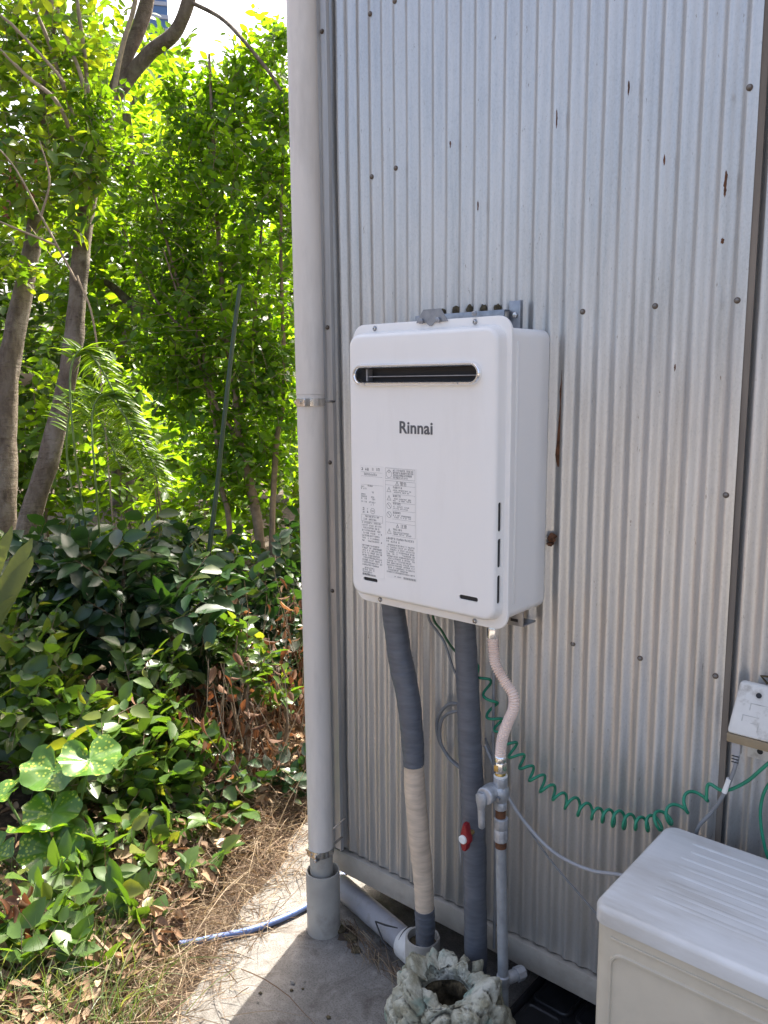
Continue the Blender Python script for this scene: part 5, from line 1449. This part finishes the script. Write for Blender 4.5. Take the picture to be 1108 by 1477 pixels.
# strap-leaved plant at the left edge
sp_ = tag(empty('strap_leaf_plant'), 'plant with long pleated strap leaves cut by the left edge', 'plant')
rs5 = np.random.RandomState(61)
for i, (tipx, tipy, tipz, w) in enumerate([(-1.205, -0.10, 0.79, 0.022), (-1.19, -0.11, 0.735, 0.024), (-1.25, -0.14, 0.83, 0.017), (-1.20, -0.17, 0.62, 0.018), (-1.33, -0.22, 0.80, 0.02), (-1.38, -0.35, 0.75, 0.02)]):
    b0 = Vector((-1.42, -0.30, -0.03)); tp = Vector((tipx, tipy, tipz))
    pts = crom([b0, b0.lerp(tp, 0.4) + Vector((-0.03, -0.02, 0.10)), b0.lerp(tp, 0.75) + Vector((0, 0, 0.09)), tp], 6)
    mb = MB(); v = []; f = []
    for k, p in enumerate(pts):
        t = k / (len(pts) - 1); ww = w * (0.35 + 1.1 * math.sin(math.pi * (t * 0.82 + 0.08))) * (1 if t < 0.9 else (1.02 - t) / 0.12)
        for q in range(7):
            s = (q - 3) / 3
            v.append((p.x + 0.76 * ww * s, p.y + 0.64 * ww * s, p.z + (0.004 if q % 2 else -0.002) + 0.010 * abs(s)))
    for k in range(len(pts) - 1):
        for q in range(6):
            a = k * 7 + q; f.append((a, a + 1, a + 8, a + 7))
    mb.add(v, f); mb.build('leaf', M['leaf_strap'], sp_, smooth=50, recalc=False)

# grass tufts
def tuft(label, c, n, L, seed, mat='grass', spread=0.05, w=0.0032):
    rs = np.random.RandomState(seed)
    P = np.array([c[0], c[1], -0.02]) + np.column_stack([rs.normal(scale=spread, size=n), rs.normal(scale=spread, size=n), np.zeros(n)])
    D = np.column_stack([rs.normal(scale=0.45, size=n), rs.normal(scale=0.45, size=n), np.ones(n)])
    o = blade_object('grass_tuft', P, D, rs.uniform(0.6, 1.2, n) * L, w, M[mat], None, rs.uniform(0.8, 2.2, n), rs, 6)
    return tag(o, label, 'grass', 'grass tufts at the garden edge')
tuft('grass tuft just below the spotted round leaves at the left edge', (-0.62, -0.56), 170, 0.17, 71)
tuft('dense narrow grass tuft at the bottom edge beside the straw', (-0.17, -0.54), 260, 0.17, 72, spread=0.06)
tuft('small grass tuft between the withered orange leaves at lower left', (-0.42, -0.56), 130, 0.15, 73)
tuft('grass tuft in the bottom left corner of the picture', (-0.27, -0.70), 240, 0.20, 74, spread=0.07)

tuft('pale dry grass tuft between the green tufts at the bottom edge', (-0.07, -0.62), 260, 0.17, 75, spread=0.06)
tuft('fine grass tuft beside the orange withered sprig', (-0.33, -0.47), 170, 0.14, 76, spread=0.05)
tuft('thin grass tuft at the edge of the straw under the trailing weed', (-0.30, -0.33), 90, 0.15, 77, spread=0.05)
# broad weeds at the lower left
bush('broad_weed', 'broad-leaved weed with pale oval leaves at the lower left corner', [(-0.42, -0.44, 0.07, 0.14, 0.09, 0.06), (-0.34, -0.58, 0.08, 0.10, 0.07, 0.06)], 34, 5, 0.11, 0.062, 0.31, M['leaf_ivy'], 81, 3, 'weed')
bush('trailing_weed', 'trailing weed with scattered oval leaves along the straw edge', [(-0.60, -0.10, 0.10, 0.16, 0.12, 0.07), (-0.66, 0.12, 0.14, 0.12, 0.1, 0.09)], 22, 5, 0.12, 0.052, 0.32, M['leaf_ivy'], 82, 4, 'weed')
bush('broad_weed', 'broad-leaved weed beside the bottom grass tufts, right of the orange sprig', [(-0.24, -0.50, 0.06, 0.08, 0.07, 0.05), (-0.30, -0.40, 0.06, 0.08, 0.06, 0.05)], 16, 5, 0.10, 0.060, 0.33, M['leaf_ivy'], 84, 3, 'weed')
bush('creeping_weed', 'creeping weed with glossy oval leaves between the spotted plant and the straw', [(-0.52, -0.26, 0.07, 0.13, 0.09, 0.06), (-0.42, -0.10, 0.05, 0.12, 0.09, 0.04), (-0.50, 0.06, 0.08, 0.10, 0.08, 0.06), (-0.34, -0.24, 0.04, 0.10, 0.08, 0.03)], 48, 5, 0.12, 0.056, 0.33, M['leaf_ivy'], 85, 4, 'weed')
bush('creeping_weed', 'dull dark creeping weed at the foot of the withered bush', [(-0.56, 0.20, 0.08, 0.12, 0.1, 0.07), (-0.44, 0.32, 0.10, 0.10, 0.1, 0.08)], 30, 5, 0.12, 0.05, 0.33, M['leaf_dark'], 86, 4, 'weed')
rs6 = np.random.RandomState(83)
od = tag(empty('withered_sprig'), 'upright sprig of curled orange withered leaves at the lower left corner', 'weed')
MB().tube(crom([(-0.40, -0.58, -0.03), (-0.41, -0.57, 0.06), (-0.40, -0.58, 0.14)], 5), [0.003] * 11, 6).build('stem', M['twig'], od)
n_ = 26
leaf_object('dry_leaves', rs6.normal([-0.405, -0.575, 0.09], [0.025, 0.025, 0.04], (n_, 3)), rs6.normal(size=(n_, 3)) + [0, 0, -0.6], rs6.normal(size=(n_, 3)), rs6.uniform(0.03, 0.055, n_), rs6.uniform(0.009, 0.015, n_), M['leaf_brown'], od, 0.8, 0.6)

# straw, litter, needles: uncountable
def edge_x(y):
    return np.interp(y, [-3.2, -0.8, -0.4, -0.15, 0.2, 0.6, 0.9], [0.3, 0.12, 0.0, -0.15, -0.30, -0.42, -0.48])
rs7 = np.random.RandomState(91)
n = 16000
y = rs7.uniform(-1.1, 0.7, n); x = edge_x(y) - 0.09 + rs7.normal(scale=0.13, size=n) - 0.12 * rs7.rand(n)
clump = np.array([noise.noise(Vector((a * 9, b_ * 9, 0))) for a, b_ in zip(x, y)])
keep = rs7.rand(n) < np.clip(1.0 + 1.5 * clump - 9.0 * np.maximum(0, x - edge_x(y) - 0.03), 0.0, 1.0)
x = x[keep]; y = y[keep]; n = len(x)
z = 0.002 + 0.05 * rs7.rand(n) ** 2 * np.clip((edge_x(y) - x) * 6 + 0.3, 0.1, 1)
D = np.column_stack([rs7.normal(size=n), rs7.normal(size=n), rs7.normal(scale=0.18, size=n) + 0.05])
o = blade_object('dry_straw', np.column_stack([x, y, z]), D, rs7.uniform(0.025, 0.12, n), rs7.uniform(0.0009, 0.0022, n), M['straw'], None, rs7.normal(scale=0.5, size=n), rs7, 4)
o['label'] = 'dry straw and dead grass along the concrete edge'; o['category'] = 'straw'; o['kind'] = 'stuff'
n = 520
y = rs7.uniform(-0.8, 0.55, n); x = edge_x(y) - 0.15 + rs7.normal(scale=0.14, size=n)
D = np.column_stack([rs7.normal(size=n), rs7.normal(size=n), rs7.uniform(0.1, 0.9, n)])
o = blade_object('dead_stalks', np.column_stack([x, y, np.full(n, 0.0)]), D, rs7.uniform(0.12, 0.34, n), rs7.uniform(0.0013, 0.0028, n), M['straw'], None, rs7.uniform(0.5, 1.6, n), rs7, 8)
o['label'] = 'long arching dead grass stalks at the garden edge'; o['category'] = 'dead grass'; o['kind'] = 'stuff'
n = 5200
y = rs7.uniform(-0.9, 1.2, n); x = edge_x(y) - 0.12 - np.abs(rs7.normal(scale=0.40, size=n))
z = 0.0 + 0.065 * rs7.rand(n)
o = leaf_object('leaf_litter', np.column_stack([x, y, z]), np.column_stack([rs7.normal(size=n), rs7.normal(size=n), rs7.normal(scale=0.3, size=n)]), rs7.normal(scale=0.5, size=(n, 3)) + [0, 0, 1], rs7.uniform(0.018, 0.05, n), rs7.uniform(0.004, 0.012, n), M['leaf_litter'], None, rs7.uniform(0.3, 1.4, (n, 1)), rs7.uniform(-0.3, 0.9, n))
o['label'] = 'brown fallen leaves covering the garden soil'; o['category'] = 'leaf litter'; o['kind'] = 'stuff'
n = 170
t = rs7.rand(n)
x = 0.09 + 0.21 * t + rs7.normal(scale=0.012, size=n); y = -0.035 - 0.055 * t + rs7.normal(scale=0.014, size=n)
D = np.column_stack([1 + rs7.normal(scale=0.4, size=n), -0.45 + rs7.normal(scale=0.4, size=n), rs7.normal(scale=0.15, size=n)])
o = blade_object('brown_needles', np.column_stack([x, y, 0.003 + 0.016 * rs7.rand(n)]), D, rs7.uniform(0.02, 0.075, n), 0.0015, M['straw'], None, 0.2, rs7, 3)
o['label'] = 'brown pine needles and crumbs gathered against the drain pipe'; o['category'] = 'needles'; o['kind'] = 'stuff'

# ------------------------------------------------------------------ background trees
def far_tree(label, base, h, rad, vols, n, leaf, mat, seed, per=7):
    rs = np.random.RandomState(seed)
    t = tag(empty('background_tree'), label, 'tree', 'trees behind the garden')
    trunk('trunk', [(base[0], base[1], -0.03), (base[0] + 0.06, base[1], h * 0.4), (base[0] - 0.04, base[1] + 0.05, h * 0.75), (base[0], base[1], h)], [rad, rad * 0.8, rad * 0.55, rad * 0.3], M['bark'], t, seed, 10)
    for i, v in enumerate(vols[:5]):
        trunk('limb', [(base[0], base[1], h * (0.4 + 0.08 * i)), ((base[0] + v[0]) / 2, (base[1] + v[1]) / 2, (h * (0.4 + 0.08 * i) + v[2]) / 2 + 0.1), tuple(v[:3])], [rad * 0.4, rad * 0.28, rad * 0.12], M['bark'], t, seed + i, 7)
    crown(t, rs, vols, n, per, 0.30, leaf, mat, (base[0], base[1], h * 0.6), 0.28, 'crown', 0.003)
    return t

far_tree('ivy-green tree behind the forked trunk, dark in its lower half', (-4.4, 2.4), 3.3, 0.10, [(-4.4, 2.4, 3.0, 0.75, 0.6, 0.8), (-4.1, 2.6, 2.2, 0.6, 0.5, 0.7), (-4.9, 2.2, 2.1, 0.6, 0.5, 0.7), (-4.3, 2.3, 1.2, 0.6, 0.5, 0.6)], 620, 0.10, M['leaf_tree'], 201)
far_tree('broad tree behind the tall shrub, its crown glowing in the sun', (-3.3, 3.5), 2.9, 0.09, [(-3.3, 3.5, 2.45, 0.7, 0.5, 0.6), (-3.0, 3.7, 1.7, 0.7, 0.5, 0.6), (-3.7, 3.3, 1.6, 0.6, 0.5, 0.6), (-2.5, 3.9, 1.4, 0.6, 0.5, 0.7), (-3.2, 3.3, 0.8, 0.8, 0.5, 0.6)], 680, 0.095, M['leaf_tree'], 202)
far_tree('tree at the far left edge with dense dark foliage', (-5.6, 1.3), 3.2, 0.11, [(-5.6, 1.3, 2.7, 0.8, 0.7, 0.8), (-5.2, 1.0, 1.7, 0.6, 0.6, 0.7), (-6.1, 1.2, 1.5, 0.7, 0.6, 0.7), (-5.4, 1.6, 0.8, 0.8, 0.6, 0.6)], 560, 0.10, M['leaf_far'], 203)
far_tree('low round tree between the shrub and the shed corner', (-2.1, 3.6), 2.3, 0.07, [(-2.1, 3.6, 1.8, 0.6, 0.5, 0.6), (-1.8, 3.4, 1.0, 0.6, 0.5, 0.6), (-2.5, 3.2, 0.9, 0.5, 0.4, 0.5)], 480, 0.09, M['leaf_tree'], 204)
far_tree('tall far tree on the left skyline', (-7.6, 4.6), 5.0, 0.16, [(-7.6, 4.6, 4.4, 1.2, 1.0, 1.1), (-7.0, 5.0, 3.2, 1.2, 1.0, 1.0), (-8.3, 4.3, 3.0, 1.2, 1.0, 1.0), (-7.5, 4.6, 1.8, 1.3, 1.0, 1.0)], 700, 0.13, M['leaf_far'], 205)
far_tree('far tree in the middle of the skyline behind the shrub', (-5.6, 5.6), 4.0, 0.14, [(-5.6, 5.6, 3.3, 1.1, 0.9, 0.9), (-5.0, 6.0, 2.3, 1.1, 0.9, 0.9), (-6.2, 5.3, 2.2, 1.0, 0.9, 0.9), (-5.5, 5.5, 1.1, 1.2, 0.9, 0.9)], 640, 0.13, M['leaf_far'], 206)
far_tree('tree in the left background whose foliage fills the gap between the trunks', (-4.6, 1.1), 2.6, 0.08, [(-4.6, 1.1, 2.1, 0.5, 0.5, 0.5), (-4.3, 1.4, 1.5, 0.5, 0.5, 0.5), (-5.0, 0.8, 1.3, 0.5, 0.5, 0.6), (-4.5, 1.0, 0.6, 0.6, 0.5, 0.5)], 520, 0.085, M['leaf_far'], 207)
far_tree('pale leafy tree far behind the forked limbs', (-6.4, 3.4), 4.4, 0.12, [(-6.4, 3.4, 3.9, 0.9, 0.8, 0.8), (-6.0, 3.7, 2.9, 0.9, 0.8, 0.8), (-6.9, 3.2, 2.6, 0.9, 0.8, 0.8), (-6.3, 3.4, 1.5, 1.0, 0.8, 0.8)], 620, 0.12, M['leaf_tree'], 208)
# far hedge that closes the view, one mass
rs8 = np.random.RandomState(301)
vols = []
for i in range(16):
    t = i / 15
    vols.append((-13 + 9.5 * t, 2.5 + 9.5 * t + rs8.uniform(-.4, .4), 0.9, 1.0, 0.8, 1.5 + rs8.uniform(-0.3, 0.4)))
tips = in_ellipsoids(rs8, vols, 1700, 0.5)
P_, D_, N_l, seg = sprays(rs8, tips, 0.4, 6, 0.2)
L_ = rs8.uniform(0.12, 0.22, len(P_))
o = leaf_object('distant_hedge', P_, D_, N_l, L_, L_ * 0.3, M['leaf_far'], None)
o['label'] = 'far-off hedge closing the view behind the garden'; o['category'] = 'hedge'; o['kind'] = 'stuff'

# ------------------------------------------------------------------ distant tower
tw = tag(empty('distant_tower'), 'distant pale blue tower block glimpsed between the forked limbs', 'tower')
ang = math.atan2(125 + 1.3, -181 - 1.32)
u = Vector((-math.sin(ang), math.cos(ang), 0)); w_ = Vector((math.cos(ang), math.sin(ang), 0))
def tbox(mb, a0, a1, d0, d1, z0, z1):
    o_ = Vector((-181.2, 126.8, 0)); c = []
    for z in (z0, z1):
        for a, d in ((a0, d0), (a1, d0), (a1, d1), (a0, d1)):
            p = o_ + u * a + w_ * d; c.append((p.x, p.y, z))
    mb.add(c, [(0, 3, 2, 1), (4, 5, 6, 7), (0, 1, 5, 4), (1, 2, 6, 5), (2, 3, 7, 6), (3, 0, 4, 7)])
mb = MB(); tbox(mb, -2.6, 2.6, 0, 12, -1, 108); mb.build('glass_core', M['tower_glass'], tw, smooth=None)
for k in range(18, 36):
    mb = MB(); tbox(mb, -2.75, 2.75, -0.25, 12.2, k * 3.0, k * 3.0 + 0.9); mb.build('floor_slab', M['tower_wall'], tw, smooth=None)
mb = MB(); tbox(mb, -2.9, 2.9, -0.4, 12.3, 108.2, 109.5); mb.build('parapet', M['tower_wall'], tw, smooth=None)
